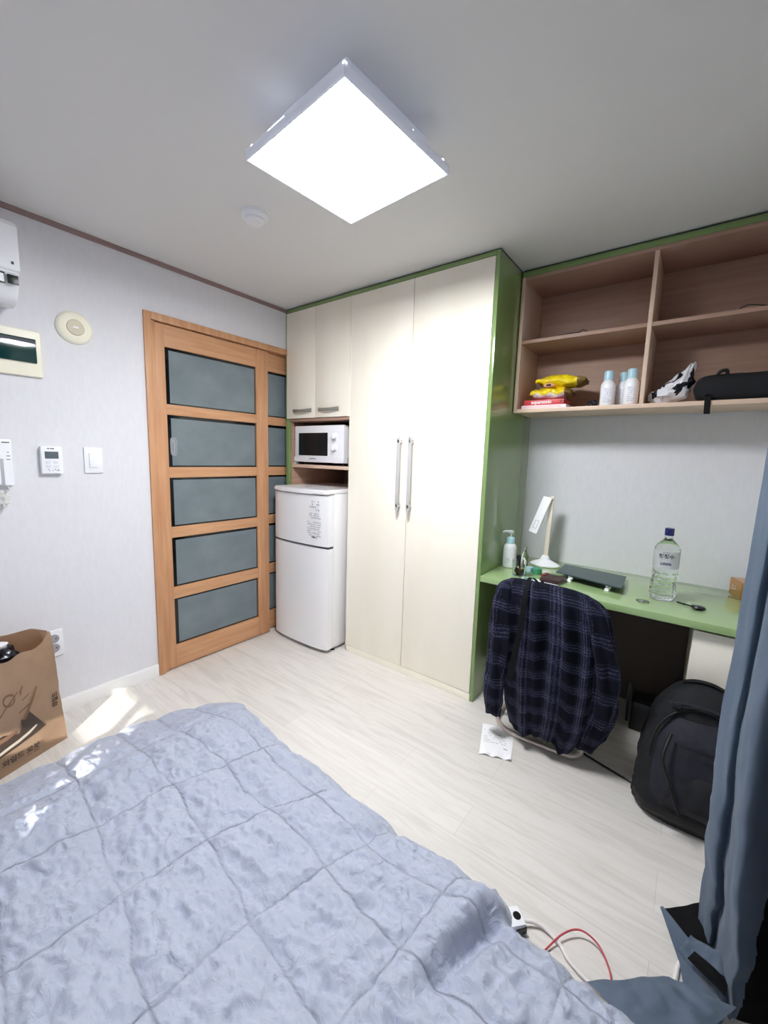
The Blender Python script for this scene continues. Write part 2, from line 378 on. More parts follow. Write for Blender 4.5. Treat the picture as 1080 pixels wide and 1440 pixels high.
# ------------------------------------------------------------------ fridge / microwave cabinet
c1 = thing('storage_cabinet', 'green-edged tall cabinet unit holding the microwave above the fridge', 'cabinet', (.3, .3, 0))
b = B(); b.box(.0, .030, .019, .615, 0, 2.288); b.box(.001, .0065, .0, .019, 0, 2.270); b.box(.0065, .030, .001, .019, 0, 1.552)
b.box(.001, .6095, .0, .03, 2.270, 2.290); b.box(.0, .6095, .03, .615, 2.270, 2.288)
put('carcass', b, M_green, c1)
b = B(); b.box(.002, .6095, .012, .03, 2.2905, 2.2995, 0); put('gap_shade_strip', b, M_gap, c1)
b = B(); b.box(.0305, .042, .02, .6, 0.0, 1.535); b.box(.0305, .609, .58, .6, .2, 1.535); b.box(.598, .609, .02, .58, 0, 1.535)
put('inner_lining', b, M_shelf, c1)
b = B(); b.box(.031, .609, .008, .6, 1.535, 1.552); put('shelf', b, M_shelf, c1)
b = B(); b.box(.042, .598, .02, .58, 1.215, 1.237); put('shelf', b, M_shelfe, c1)
def bow_handle(x, y, z, w, parent):
    b = B(); n = 24
    def f(u, v):
        xx = x-w/2+w*u; bow = .020*sin(pi*u); zz = (v-.5)*.026 - .006*sin(pi*u)
        return Vector((xx, y-.003-bow - .004*sin(pi*v), z+zz*(1-.25*sin(pi*u))))
    b.grid(f, n, 4, thick=.003); put('handle', b, M_steel, parent)
for xa, xb, hx in ((.008, .2975, .175), (.3015, .6075, .428)):
    b = B(); b.box(xa, xb, .0, .018, 1.556, 2.2675, .0015); d = put('door', b, M_cream, c1)
    bow_handle(hx, .0, 1.608, .19, d)
# ------------------------------------------------------------------ wardrobe
c2 = thing('wardrobe', 'tall cream two-door wardrobe with glossy green end panel', 'wardrobe', (1.08, .3, 0))
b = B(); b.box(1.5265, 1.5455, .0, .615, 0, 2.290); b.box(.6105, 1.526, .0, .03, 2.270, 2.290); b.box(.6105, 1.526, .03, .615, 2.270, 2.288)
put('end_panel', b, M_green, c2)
b = B(); b.box(.6105, 1.53, .012, .03, 2.2905, 2.2995, 0); b.box(1.53, 1.5435, .012, .615, 2.2905, 2.2995, 0); put('gap_shade_strip', b, M_gap, c2)
b = B(); b.box(.6105, .6195, .001, .6, 0, 2.2695); b.box(.6195, 1.526, .58, .6, 0, 2.269); b.box(.6195, 1.526, .02, .58, .03, .042); put('carcass', b, M_cream, c2)
b = B(); b.box(.6105, 1.5260, .001, .018, 0, .0415, .001); put('kickboard', b, M_cream, c2)
for xa, xb, hx in ((.6205, 1.0665, 1.018), (1.0705, 1.5245, 1.096)):
    b = B(); b.box(xa, xb, .0, .018, .0445, 2.2675, .0015); d = put('door', b, M_cream, c2)
    b = B(); b.box(hx-.011, hx+.011, -.034, -.026, 1.005, 1.425, .003)
    b.tube([(hx, -.030, .985), (hx, -.030, 1.02)], .005); b.box(hx-.008, hx+.008, -.034, 0, 1.388, 1.408, .003); b.box(hx-.008, hx+.008, -.034, 0, 1.02, 1.04, .003)
    put('handle', b, M_chrome, d)

# ------------------------------------------------------------------ refrigerator
fr = thing('refrigerator', 'white two-door refrigerator under the microwave shelf', 'refrigerator', (.3, .1, 0))
b = B(); b.box(.045, .565, -.078, .42, .03, 1.072, .006); b.box(.06, .55, -.06, .40, .012, .03, .001); put('body', b, M_fridge, fr)
def fdoor(za, zb):
    b = B(); x0, x1 = .042, .566; n = 20; pts = []
    for k in range(n+1):
        u = k/n; e = (abs(2*u-1))**6; pts.append((x0+(x1-x0)*u, -.142-.016*(1-(2*u-1)**2)+.012*e))
    poly = pts + [(x1, -.082), (x0, -.082)]
    b.prism([(p[0], p[1]) for p in poly], (0, 0, 0), (1, 0, 0), (0, 1, 0), za, zb); 
    return b
b = fdoor(.028, .708); put('lower_door', b, M_fridge, fr)
b = fdoor(.724, 1.052); up = put('freezer_door', b, M_fridge, fr)
b = B(); b.marks((.425, -.1585, 1.02), (1, 0, 0), (0, 0, 1), .095, .07, 4, 0, seed=3, dens=.45); put('printed_label', b, M_faint, up)
b = B(); b.marks((.425, -.1585, .94), (1, 0, 0), (0, 0, 1), .1, .04, 3, 0, seed=4)
b.marks((.405, -.1585, .885), (1, 0, 0), (0, 0, 1), .125, .1, 7, 1, seed=5, fill=.4); put('printed_label', b, [M_faint, M_faint, M_ink], up); b = B(); b.marks((.44, -.1585, .787), (1, 0, 0), (0, 0, 1), .06, .012, 1, 2, fill=.9, seed=8)
put('printed_label', b, [M_faint, M_faint, M_ink], up)
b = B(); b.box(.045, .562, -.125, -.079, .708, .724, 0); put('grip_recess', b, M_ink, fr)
b = B(); b.prism([(.042, -.135), (.06, -.152), (.16, -.165), (.3, -.17), (.45, -.165), (.55, -.152), (.568, -.135), (.568, .42), (.042, .42)], (0, 0, 0), (1, 0, 0), (0, 1, 0), 1.058, 1.088, bev=.007); put('top_cover', b, M_fridge, fr)
b = B(); b.box(.540, .566, -.12, -.082, 1.052, 1.058, .001); put('hinge', b, M_steel, fr)
b = B(); b.lathe([(.006, 0), (.006, .012)], (.555, -.1, .712)); put('hinge', b, M_steel, fr)
for x in (.07, .54):
    for y in (-.05, .38): b = B(); b.lathe([(.016, 0), (.016, .014)], (x, y, 0), 16); put('foot', b, M_black, fr)

# ------------------------------------------------------------------ microwave
mw = thing('microwave', 'white microwave oven with two round dials', 'microwave', (.3, .2, 1.237))
b = B(); b.box(.066, .535, .052, .40, 1.256, 1.505, .006); put('body', b, M_white, mw)
b = B(); b.box(.062, .538, .030, .052, 1.256, 1.506, .007); put('front_panel', b, M_white, mw)
b = B(); b.box(.106, .392, .0275, .031, 1.302, 1.457, .001); put('window', b, M_black, mw)
for z in (1.432, 1.358):
    b = B(); R = Matrix.Rotation(radians(90), 4, 'X')
    b.lathe([(.0, 0), (.027, 0), (.027, .004), (.021, .006), (.020, .022), (.018, .024), (0, .024)], (0, 0, 0), 28, M=R)
    b.bm.transform(Matrix.Translation((.463, .0295, z))); b.box(.459, .467, -.001, .008, z-.02, z+.02, .002)
    dl = put('dial', b, M_white, mw)
b = B(); b.text('DAEWOO', .014, (.245, .0298, 1.280), (1, 0, 0), (0, 0, 1), bold=.0004); put('logo', b, M_ink, mw)
for z in (1.432, 1.358):
    b = B()
    for k in range(12):
        a = radians(-40+k*24); b.box(.463+.031*cos(a)-.001, .463+.031*cos(a)+.001, .0292, .0299, z+.031*sin(a)-.001, z+.031*sin(a)+.001, 0)
    put('dial_marks', b, M_ink, mw)
for x in (.09, .51):
    for y in (.07, .37): b = B(); b.box(x-.012, x+.012, y-.012, y+.012, 1.2372, 1.257, .003); put('foot', b, M_black, mw)
b = B(); b.box(.048, .061, .034, .060, 1.2372, 1.292, .003); b.box(.051, .058, .0325, .0345, 1.25, 1.262, .001, 1); tag(put('plug_adapter', b, [M_white, M_ink]), 'small white plug adapter standing left of the microwave', 'adapter')
b = B(); b.lathe([(.022, 0), (.026, .02), (.026, .055), (.0265, .06), (.024, .06), (.023, .006), (0, .006)], (.5695, .075, 1.2372), 24); tag(put('drinking_cup', b, M_cglass), 'small clear cup wedged right of the microwave', 'cup')

# ------------------------------------------------------------------ wall shelf over the desk
c3 = thing('wall_shelf_unit', 'open beige wood shelf unit of four boxes above the desk', 'shelf unit', (2.16, .45, 1.567))
b = B(); b.box(1.5505, 2.79, .297, .615, 2.262, 2.288); put('top_fascia', b, M_green, c3)
b = B(); b.box(1.5505, 2.79, .31, .615, 2.2885, 2.2995, 0); put('gap_shade_strip', b, M_gap, c3)
Y0 = .296
b = B(); b.box(1.5505, 1.5685, Y0, .6, 1.567, 2.2615, .001); put('side_panel', b, M_shelfe, c3)
b = B(); b.box(2.772, 2.79, Y0, .6, 1.567, 2.2615, .001); put('side_panel', b, M_shelfe, c3)
b = B(); b.box(1.5690, 2.7715, .585, .6, 1.588, 2.243, .0); put('back_panel', b, M_shelf, c3)
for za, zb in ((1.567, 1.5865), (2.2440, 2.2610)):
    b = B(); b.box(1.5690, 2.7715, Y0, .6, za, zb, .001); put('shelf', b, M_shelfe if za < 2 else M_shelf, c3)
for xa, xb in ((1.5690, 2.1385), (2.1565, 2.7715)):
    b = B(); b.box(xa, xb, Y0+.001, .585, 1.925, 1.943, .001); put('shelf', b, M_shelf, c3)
b = B(); b.box(2.139, 2.156, Y0, .585, 1.587, 2.2435, .001); put('divider', b, M_shelfe, c3)

# ------------------------------------------------------------------ desk
dk = thing('desk', 'glossy light green desktop along the back wall', 'desk', (2.17, .3, 0))
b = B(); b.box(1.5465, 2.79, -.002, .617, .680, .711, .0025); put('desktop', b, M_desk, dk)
b = B(); b.box(1.5465, 2.44, .585, .60, .002, .679, .001); put('dark_backboard', b, mat('brown_grey_board', (92,82,78), .6), dk)  # added dark board covering the wall under the desk
du = thing('drawer_unit', 'cream drawer cabinet under the right end of the desk', 'drawer cabinet', (2.6, .3, 0))
b = B(); b.box(2.44, 2.458, .052, .58, .0, .672); b.box(2.772, 2.79, .052, .58, 0, .672); b.box(2.458, 2.772, .56, .58, 0, .672); b.box(2.458, 2.772, .07, .56, .0, .04); put('carcass', b, M_cream, du)
b = B(); b.box(2.4405, 2.7895, .056, .1, .664, .6795, 0); put('gap_shade_strip', b, M_gap, du)
for za, zb in ((.444, .662), (.244, .440), (.045, .240)):
    b = B(); b.box(2.4415, 2.789, .034, .0515, za, zb, .0015); put('drawer', b, M_cream, du)

# ------------------------------------------------------------------ ceiling light, smoke detector
cl = thing('ceiling_light', 'square white panel light hanging from the ceiling', 'ceiling light', (1.424, -.922, 2.3))
R = Matrix.Translation((1.424, -.922, 0)) @ Matrix.Rotation(radians(-4.6), 4, 'Z'); hh = .2235
b = B(); b.box(-hh, hh, -hh, -hh+.006, 2.196, 2.222, .001, M=R); b.box(-hh, hh, hh-.006, hh, 2.196, 2.222, .001, M=R); b.box(-hh, -hh+.006, -hh+.006, hh-.006, 2.196, 2.222, .001, M=R); b.box(hh-.006, hh, -hh+.006, hh-.006, 2.196, 2.222, .001, M=R)
b.box(-hh+.006, hh-.006, -hh+.006, hh-.006, 2.214, 2.222, 0, M=R)
put('frame', b, M_lampw, cl)
b = B(); b.box(-hh+.006, hh-.006, -hh+.006, hh-.006, 2.199, 2.204, 0, M=R); put('diffuser', b, M_diff, cl)
b = B(); b.box(-.17, .17, -.17, .17, 2.2225, 2.2995, .004, M=R); put('mounting_box', b, M_lampw, cl)
for x, y, w_ in ((hh-.003, -hh+.003, .004), (-hh+.035, -hh+.004, .004), (hh-.004, hh-.035, .004), (hh-.004, .04, .002)):
    b = B(); b.box(x-w_, x+w_, y-w_, y+w_, 2.2222, 2.2245, 0, M=R); put('light_gap', b, M_leak, cl)
b = B(); b.box(-.10, -.02, -hh, -hh+.003, 2.2222, 2.2232, 0, M=R); put('light_gap', b, M_leak, cl)
b = B(); b.lathe([(0, -.036), (.034, -.036), (.040, -.030), (.040, -.020), (.050, -.019), (.055, -.012), (.055, 0)], (.80, -.82, H), 32)
b.lathe([(.0, -.0005), (.0, -.0005), (.006, -.001)], (.80, -.82, H-.037), 12)
tag(put('smoke_detector', b, M_white, loc=(.80, -.82, H)), 'small round white smoke detector on the ceiling', 'smoke detector')

# ------------------------------------------------------------------ devices on the left wall
ac = thing('air_conditioner', 'white wall-mounted air conditioner at the left edge', 'air conditioner', (.1, -1.9, 1.88))
prof = [(.0, 2.165), (.16, 2.165), (.192, 2.158), (.204, 2.14), (.206, 2.0), (.204, 1.972), (.19, 1.955), (.175, 1.905), (.14, 1.872), (.09, 1.862), (.0, 1.880)]
b = B(); b.prism([(x, z) for x, z in prof], (0, 0, 0), (1, 0, 0), (0, 0, 1), 1.475, 2.25, bev=.004); put('body', b, M_white, ac)
b = B(); b.prism([(.19, 2.155), (.2075, 2.14), (.2105, 1.98), (.2065, 1.975), (.20, 2.13)], (0, 0, 0), (1, 0, 0), (0, 0, 1), 1.472, 2.252); put('front_cover', b, M_white, ac)
b = B(); b.box(.1995, .2025, -1.511, -1.478, 1.928, 1.961, .001); put('display', b, M_black, ac)
b = B(); b.box(.2100, .2112, -1.498, -1.490, 1.998, 2.008, 0, 0); b.box(.200, .2030, -1.60, -1.518, 1.922, 1.964, .001, 1); b.box(.2031, .2036, -1.595, -1.5215, 1.928, 1.958, 0, 2); put('badge', b, [M_ink, M_black, M_white], ac)

ws = thing('wall_speaker', 'round ivory wall disc with beige centre above the light switch', 'wall device', (0, -1.246, 1.86))
Ry = Matrix.Rotation(radians(90), 4, 'Y')
b = B(); b.lathe([(.072, 0), (.073, .006), (.068, .014), (.060, .018), (.036, .019), (.034, .016), (0, .016)], (0, -1.246, 1.86), 48, M=Ry); put('housing', b, M_ivory, ws)
b = B(); b.lathe([(.034, .016), (.033, .021), (0, .023)], (0, -1.246, 1.86), 40, M=Ry); put('centre_disc', b, mat('beige_disc', (206,200,176), .5), ws)
b = B(); b.box(.0225, .0245, -1.257, -1.235, 1.856, 1.864, .001, M=None); put('mark', b, M_white, ws)

fb = thing('breaker_box', 'ivory fuse box with dark green window', 'fuse box', (0, -1.55, 1.6))
b = B(); b.box(0, .018, -1.74, -1.378, 1.610, 1.806, .008, seg=3); put('cover', b, M_ivory, fb)
b = B(); b.box(.0175, .026, -1.72, -1.398, 1.668, 1.770, .003); put('window', b, M_tgreen, fb)
b = B(); b.box(.026, .0275, -1.72, -1.400, 1.752, 1.763, .0005, 0); put('window_rib', b, M_ink, fb)
b = B(); b.box(.0175, .0195, -1.548, -1.528, 1.640, 1.662, .001); put('latch', b, M_ivory, fb)
b = B()
for y in (-1.549, -1.527): b.box(.0180, .0192, y-.001, y+.001, 1.640, 1.662, 0)
b.box(.0180, .0192, -1.549, -1.527, 1.6385, 1.640, 0); put('latch_groove', b, M_ink, fb)

ip = thing('intercom_phone', 'white wall intercom phone at the left edge', 'intercom', (0, -1.58, 1.135))
b = B(); b.box(0, .030, -1.70, -1.510, 1.136, 1.334, .006); put('base', b, M_white, ip)
b = B(); b.box(.0295, .052, -1.66, -1.555, 1.14, 1.245, .012); b.box(.028, .0312, -1.665, -1.541, 1.136, 1.252, .006, 1); put('handset', b, [M_white, M_faint], ip)
b = B(); b.box(.030, .0308, -1.542, -1.517, 1.3185, 1.3225, 0); put('logo', b, M_ink, ip); b = B(); b.box(.030, .0306, -1.530, -1.518, 1.262, 1.265, 0); b.box(.030, .0306, -1.531, -1.519, 1.247, 1.25, 0); b.box(.030, .0306, -1.526, -1.522, 1.277, 1.281, 0); put('print', b, M_ink, ip)
b = B(); b.tube(cr([(.02, -1.535, 1.137), (.022, -1.528, 1.115), (.024, -1.54, 1.09), (.02, -1.55, 1.05)], 20), .003); put('cord', b, M_cable, ip)
b = B()
def wad(c, rx, ry, rz, amp, sc, n=24, seed=0.):
    def f(u, v):
        th, ph = 2*pi*u, pi*(v-.5); d = Vector((cos(th)*cos(ph), sin(th)*cos(ph), sin(ph)))
        k = 1+amp*noise.cell(d*sc+Vector((seed, 0, 0)))*.0 + amp*fbm(d*sc+Vector((seed, 3, 1)), 3)
        return Vector((c[0]+rx*d.x*k, c[1]+ry*d.y*k, c[2]+rz*d.z*k))
    return f
b.grid(wad((.03, -1.56, 1.075), .022, .026, .032, .5, 2.5, seed=2), 24, 16, closeu=True); tag(put('plastic_bag', b, mat('clear_wrap', (232,232,228), .25, alpha=.55, bump=.4, nscale=(60,60,60))), 'small clear plastic wrap hanging below the intercom', 'plastic bag')

th = thing('thermostat', 'small white thermostat with grey display', 'thermostat', (0, -1.373, 1.185))
b = B(); b.box(0, .028, -1.413, -1.333, 1.185, 1.309, .006); put('body', b, M_white, th)
b = B(); b.box(.0275, .0295, -1.399, -1.349, 1.254, 1.286, .001); put('display', b, M_lcd, th)
M_btn = mat('button_grey', (222,224,228), .4)
for y, z in ((-1.388, 1.238), (-1.360, 1.238), (-1.388, 1.219), (-1.360, 1.219)): b = B(); b.box(.027, .0296, y-.009, y+.009, z-.005, z+.005, .002); put('button', b, M_btn, th)
b = B(); b.marks((.028, -1.390, 1.303), (0, 1, 0), (0, 0, 1), .03, .007, 1, fill=.8, seed=3); put('logo', b, M_ink, th)
b = B(); b.marks((.028, -1.398, 1.207), (0, 1, 0), (0, 0, 1), .05, .010, 2, seed=6, dens=.6); put('print', b, M_ink, th)
sw = thing('light_switch', 'square white light switch left of the door', 'light switch', (0, -1.204, 1.186))
b = B(); b.box(0, .009, -1.243, -1.165, 1.186, 1.310, .002); put('plate', b, M_white, sw)
b = B(); b.box(.0085, .0150, -1.223, -1.186, 1.213, 1.284, .002); put('rocker', b, M_white, sw)
so = thing('wall_outlet', 'white double wall outlet behind the paper bag', 'outlet', (0, -1.415, .304))
b = B(); b.box(0, .010, -1.455, -1.380, .304, .432, .002); put('plate', b, M_white, so)
for z in (.345, .392):
    b = B(); b.lathe([(.021, .0098), (.022, .0115), (.019, .0115), (.018, .0102), (0, .0102)], (0, -1.417, z), 28, M=Ry); s_ = put('socket', b, mat('socket_grey', (160,160,166), .4), so)
    b = B(); b.lathe([(.003, .0103), (.003, .011)], (0, -1.426, z), 10, M=Ry); put('pin_hole', b, M_black, s_); b = B(); b.lathe([(.003, .0103), (.003, .011)], (0, -1.408, z), 10, M=Ry); put('pin_hole', b, M_black, s_)

# ------------------------------------------------------------------ paper shopping bag
pb = thing('paper_bag', 'brown kraft paper bag with dark printed picture', 'paper bag', (.2, -1.62, 0))
F0 = Vector((.235, -1.447, 0)); UU = Vector((.3515, -.9362, 0)); DD = Vector((-.9362, -.3515, 0)); ZZ = Vector((0, 0, 1)); BW, BD, BH = .40, .165, .49
FN = -DD
def bagpt(u, d, v):   # u along the front from its right end      # u along the front, d depth, v height
    k = v/BH; lean = .028*k*(1-u/BW)
    bul = .018*sin(pi*min(1, k))*sin(pi*u/BW)
    return F0 + UU*(u+lean) + DD*(d - (bul if d < BD/2 else -bul) + .01*k) + ZZ*v
def rim(u, side):        # height of the rim
    if side == 'f': return .487 - .02*sin(pi*u/BW) + .006*sin(u*60)
    return .535 - .02*(u/BW) + .006*sin(u*40)
def bag_surf(uu, vv):
    per = uu*(2*BW+2*BD)
    if per < BW: u, d = per, 0; top = rim(u, 'f') + .032*max(0, 1-u/.04)
    elif per < BW+BD: u, d = BW, per-BW; top = .47+.05*(d/BD)
    elif per < 2*BW+BD: u, d = BW-(per-BW-BD), BD; top = rim(u, 'b') - .016*max(0, 1-u/.04)
    else: u, d = 0, BD-(per-2*BW-BD); top = .519; u = .030*sin(pi*d/BD)*vv
    if d > 0: d *= 1-.96*vv**1.5*max(0, 1-u/.16)
    p = bagpt(u, d, top*vv); n_ = fbm(p*9, 3)*.006*min(1, vv*4)
    if .0 < per < BW: return p + FN*n_*.5
    return p + Vector((n_, n_, 0))
b = B(); b.grid(bag_surf, 120, 40, closeu=True, thick=-.0015); b.prism([(0, 0), (BW, 0), (BW, BD), (0, BD)], F0+ZZ*.0005, UU, DD, 0, .002)
put('paper_body', b, M_kraft, pb)
def onbag(poly, off):
    """printed shape lying on the curved front of the bag"""
    t = bmesh.new(); vs = [t.verts.new((x, y, 0)) for x, y in poly]; t.faces.new(vs)
    bmesh.ops.triangulate(t, faces=t.faces[:]); bmesh.ops.subdivide_edges(t, edges=t.edges[:], cuts=5, use_grid_fill=True)
    for v in t.verts:
        u, h = v.co.x, v.co.y; p = bagpt(u, 0, h); n_ = fbm(p*9, 3)*.006*min(1, h*4/.48); v.co = p + FN*(n_*.5+off)
    return t
def strip(pts, w):
    out = []; P = [Vector((a, c_)) for a, c_ in pts]
    L_, R_ = [], []
    for i, p in enumerate(P):
        d = (P[min(i+1, len(P)-1)]-P[max(i-1, 0)]).normalized(); nn = Vector((-d.y, d.x))*w/2*(.35+.65*sin(pi*(i+.5)/len(P)))
        L_.append(p+nn); R_.append(p-nn)
    return [tuple(p) for p in L_+R_[::-1]]
b = B()
for poly in ([(.145, .233), (.082, .124), (.14, .112), (.203, .100), (.30, .085), (.39, .08), (.39, .17), (.24, .18), (.19, .155)],):
    b._merge(onbag(poly, .0022), 0)
for pts, w in (([(.096, .313), (.12, .27), (.15, .225), (.19, .155)], .012), ([(.12, .262), (.15, .252), (.18, .24)], .006), ([(.17, .33), (.19, .31), (.22, .285), (.25, .25)], .006), ([(.13, .30), (.16, .285)], .005), ([(.26, .36), (.31, .30), (.36, .27)], .006), ([(.15, .345), (.16, .325), (.162, .31)], .008)):
    b._merge(onbag(strip(pts, w), .0024), 1)
ringp = [(.205+.020*cos(a), .310+.022*sin(a)) for a in [2*pi*k/20 for k in range(21)]]
b._merge(onbag(strip(ringp[:11], .009), .0024), 1); b._merge(onbag(strip(ringp[10:], .009), .0024), 1)
b._merge(onbag([(.15, .195), (.175, .21), (.178, .185), (.16, .178)], .0032), 0)
b._merge(onbag(strip([(.118, .150), (.15, .135), (.19, .123), (.26, .108), (.34, .100)], .014), .0030), 2)
b._merge(onbag(strip([(.20, .17), (.23, .162), (.27, .158), (.33, .16)], .02), .0030), 1)
put('printed_picture', b, [M_kink, M_kline, M_silver], pb)
b = B(); b.text('와일드 로봇', .028, bagpt(.185, 0, .058)+FN*.006, -UU, ZZ, align='CENTER', bold=.0008); put('printed_title', b, M_kink, pb)
b = B(); b.text('와일드', .024, bagpt(.030, 0, .215)+FN*.006, ZZ, UU, bold=.0008); b.marks(bagpt(.165, 0, .040)+FN*.006, -UU, ZZ, .06, .006, 1, seed=4)
put('printed_text', b, M_kink, pb)
ctr = bagpt(.2, .08, .42)
b = B(); b.grid(wad(bagpt(.205, .085, .452), .042, .098, .060, .22, 2.6, seed=5), 40, 24, closeu=True); tag(put('plastic_bag', b, M_bfoil), 'crumpled dark plastic bag inside the paper bag', 'plastic bag')
b = B(); b.grid(wad(bagpt(.195, .068, .510), .024, .052, .016, .25, 2.2, seed=9), 30, 18, closeu=True); tag(put('plastic_wrapper', b, M_wfoil), 'crumpled white film on top of the dark bag inside the paper bag', 'wrapper')

# ------------------------------------------------------------------ comforter
LX = [ [(-2.6, .60), (-1.74, .636), (-1.32, .667), (-.9, .69)], [(-2.6, .92), (-1.79, .929), (-1.57, .95), (-1.34, .983), (-1.16, 1.05), (-.9, 1.10)],
       [(-2.6, 1.21), (-1.81, 1.23), (-1.37, 1.28), (-1.167, 1.34), (-1.06, 1.41), (-.9, 1.46)], [(-2.6, 1.53), (-1.64, 1.559), (-1.42, 1.582), (-1.20, 1.627), (-1.076, 1.68), (-.9, 1.71)],
       [(-2.6, 1.87), (-1.4, 1.90), (-1.24, 1.92), (-1.04, 1.966), (-.9, 1.99)], [(-2.6, 2.20), (-1.3, 2.22), (-1.0, 2.27), (-.9, 2.28)] ]
LY = [ [(.4, -.985), (.907, -.994), (1.292, -1.021), (1.691, -1.068), (2.0, -1.06), (2.6, -1.08)], [(.4, -1.15), (1.05, -1.159), (1.42, -1.17), (1.715, -1.217), (2.03, -1.222), (2.6, -1.26)],
       [(.4, -1.31), (.653, -1.315), (1.073, -1.335), (1.564, -1.411), (1.85, -1.437), (2.6, -1.48)], [(.4, -1.53), (.66, -1.538), (1.238, -1.599), (1.557, -1.652), (2.6, -1.75)],
       [(.4, -1.77), (1.018, -1.805), (1.33, -1.853), (2.6, -1.96)], [(.4, -2.1), (2.6, -2.25)] ]
CX0, CX1, CY0, CY1 = .40, 2.45, -2.45, -.86
def edge_y(x):      # far edge of the comforter
    return interp([(.40, -1.02), (.50, -.95), (.60, -.86), (.66, -.815), (.72, -.83), (1.0, -.875), (1.3, -.885), (1.7, -.91), (1.98, -.905), (2.06, -.90), (2.14, -.955), (2.25, -.955), (2.45, -.985)], x) + .010*fbm((x*9, 0, 0), 3)
def edge_x(y):
    return interp([(-2.45, .42), (-1.7, .415), (-1.45, .405), (-1.13, .405), (-.95, .46), (-.86, .52)], y) + .010*fbm((0, y*9, 4), 3)
def comf(u, v):
    y = CY0 + (CY1-CY0)*v; x0 = edge_x(y); x = x0 + (CX1-x0)*u
    ye = edge_y(x); y = CY0 + (ye-CY0)*v
    de = min((x-edge_x(y)), (ye-y)*1.0, 9); de = max(0, de)
    dx_ = max(0, x-edge_x(y)); z = .020 + .080*(1-exp(-(de/.055)**1.6))*min(1, .14+(dx_/.42)**1.3)
    wx = x + .016*fbm((x*3, y*3, 0), 2); wy = y + .016*fbm((x*3, y*3, 5), 2)
    d = 9
    for L in LX: d = min(d, abs(wx-interp(L, y)-.008*fbm((y*11, L[0][1]*9, 1), 2)))
    for L in LY: d = min(d, abs(wy-interp(L, x)-.008*fbm((x*11, L[0][1]*9, 2), 2)))
    puff = 1-exp(-d/.035)
    z += .018*puff - .004
    rn = 1-abs(fbm((x*7+y*3, y*13-x*2, 1.3), 4)); rn2 = 1-abs(fbm((x*16, y*21, 7.7), 3))
    z += (.030*(rn-.75)+.013*(rn2-.7))*min(1, d/.03+.35)*min(1, de/.03+.2)*min(1, .15+dx_/.45)
    z += .018*fbm((x*2.2, y*2.2, 3), 2)*min(1, de/.1)
    # the raised bulge and deep fold near the right-hand corner
    g = exp(-(((x-1.96)/.10)**2+((y+1.02)/.10)**2)); z += .045*g
    fx = x-(2.10+.35*(y+1.0)); g2 = exp(-(fx/.025)**2)*exp(-((y+1.10)/.16)**2); z -= .05*g2
    g3 = exp(-((fx+.05)/.04)**2)*exp(-((y+1.10)/.2)**2); z += .035*g3
    z += .018*(1-abs(fbm((x*12, y*9, 11), 3)))*min(1, max(0, (x-2.05)/.1))*min(1, de/.05)
    return Vector((x, y, max(.006, z)))
b = B(); NU, NV = 430, 330; b.grid(comf, NU, NV); o = put('comforter', b, M_quilt, loc=(1.4, -1.6, 0), sharp=0)
me = o.data; at = me.attributes.new('stitch', 'FLOAT', 'POINT'); vals = []
for v in me.vertices:
    x, y = v.co.x+1.4, v.co.y-1.6
    wx = x + .016*fbm((x*3, y*3, 0), 2); wy = y + .016*fbm((x*3, y*3, 5), 2); d = 9; dash = 1.
    for L in LX: d = min(d, abs(wx-interp(L, y)-.008*fbm((y*11, L[0][1]*9, 1), 2)))
    for L in LY: d = min(d, abs(wy-interp(L, x)-.008*fbm((x*11, L[0][1]*9, 2), 2)))
    vals.append(max(0., 1-d/.0046)*(.45+.6*max(0, min(1, .5+fbm((x*6, y*6, 2), 2)))))
at.data.foreach_set('value', vals)
tag(o, 'quilted blue-grey comforter spread over floor bedding', 'comforter')
b = B(); b.box(.80, 2.40, -2.42, -1.02, .001, .045, .02, seg=3); tag(put('floor_mattress', b, M_white), 'thin white floor mattress hidden beneath the blue-grey comforter', 'mattress')

# ------------------------------------------------------------------ power strip and cables
ps = thing('power_strip', 'white power strip half under the comforter', 'power strip', (2.09, -.93, 0))
Mps = Matrix.Translation((2.122, -.905, 0)) @ Matrix.Rotation(radians(48), 4, 'Z')
b = B(); b.box(-.26, 0, -.026, .026, .001, .036, .006, M=Mps); put('housing', b, M_white, ps)
b = B(); b.box(-.030, .002, -.0275, -.022, .006, .026, .002, M=Mps); b.lathe([(.011, 0), (.011, .001)], (0, 0, 0), 16, M=Matrix.Translation((2.112, -.918, .0362))); put('socket', b, M_black, ps)
b = B(); b.tube(cr([(2.122, -.908, .02), (2.167, -.880, .012), (2.218, -.889, .008), (2.251, -.914, .006), (2.306, -.931, .006), (2.36, -.93, .006), (2.43, -.87, .006), (2.472, -.80, .006), (2.482, -.745, .006), (2.497, -.70, .006), (2.53, -.69, .006)], 90), .0048); put('cord', b, M_cable, ps)
b = B(); b.tube(cr([(2.15, -.985, .02), (2.184, -.952, .006), (2.223, -.871, .018), (2.26, -.832, .022), (2.305, -.831, .014), (2.337, -.865, .008), (2.349, -.902, .006), (2.35, -.96, .008)], 60), .0024)
tag(put('charging_cable', b, M_rcable), 'thin red cable looping over the white cord on the floor', 'cable')
b = B(); b.tube(cr([(2.06, .02, .004), (2.109, -.039, .0045), (2.156, -.057, .0045), (2.297, -.097, .0045), (2.36, -.11, .0045)], 30), .0045)
tag(put('floor_cable', b, M_bagb), 'black cable on the floor between chair and backpack', 'cable')

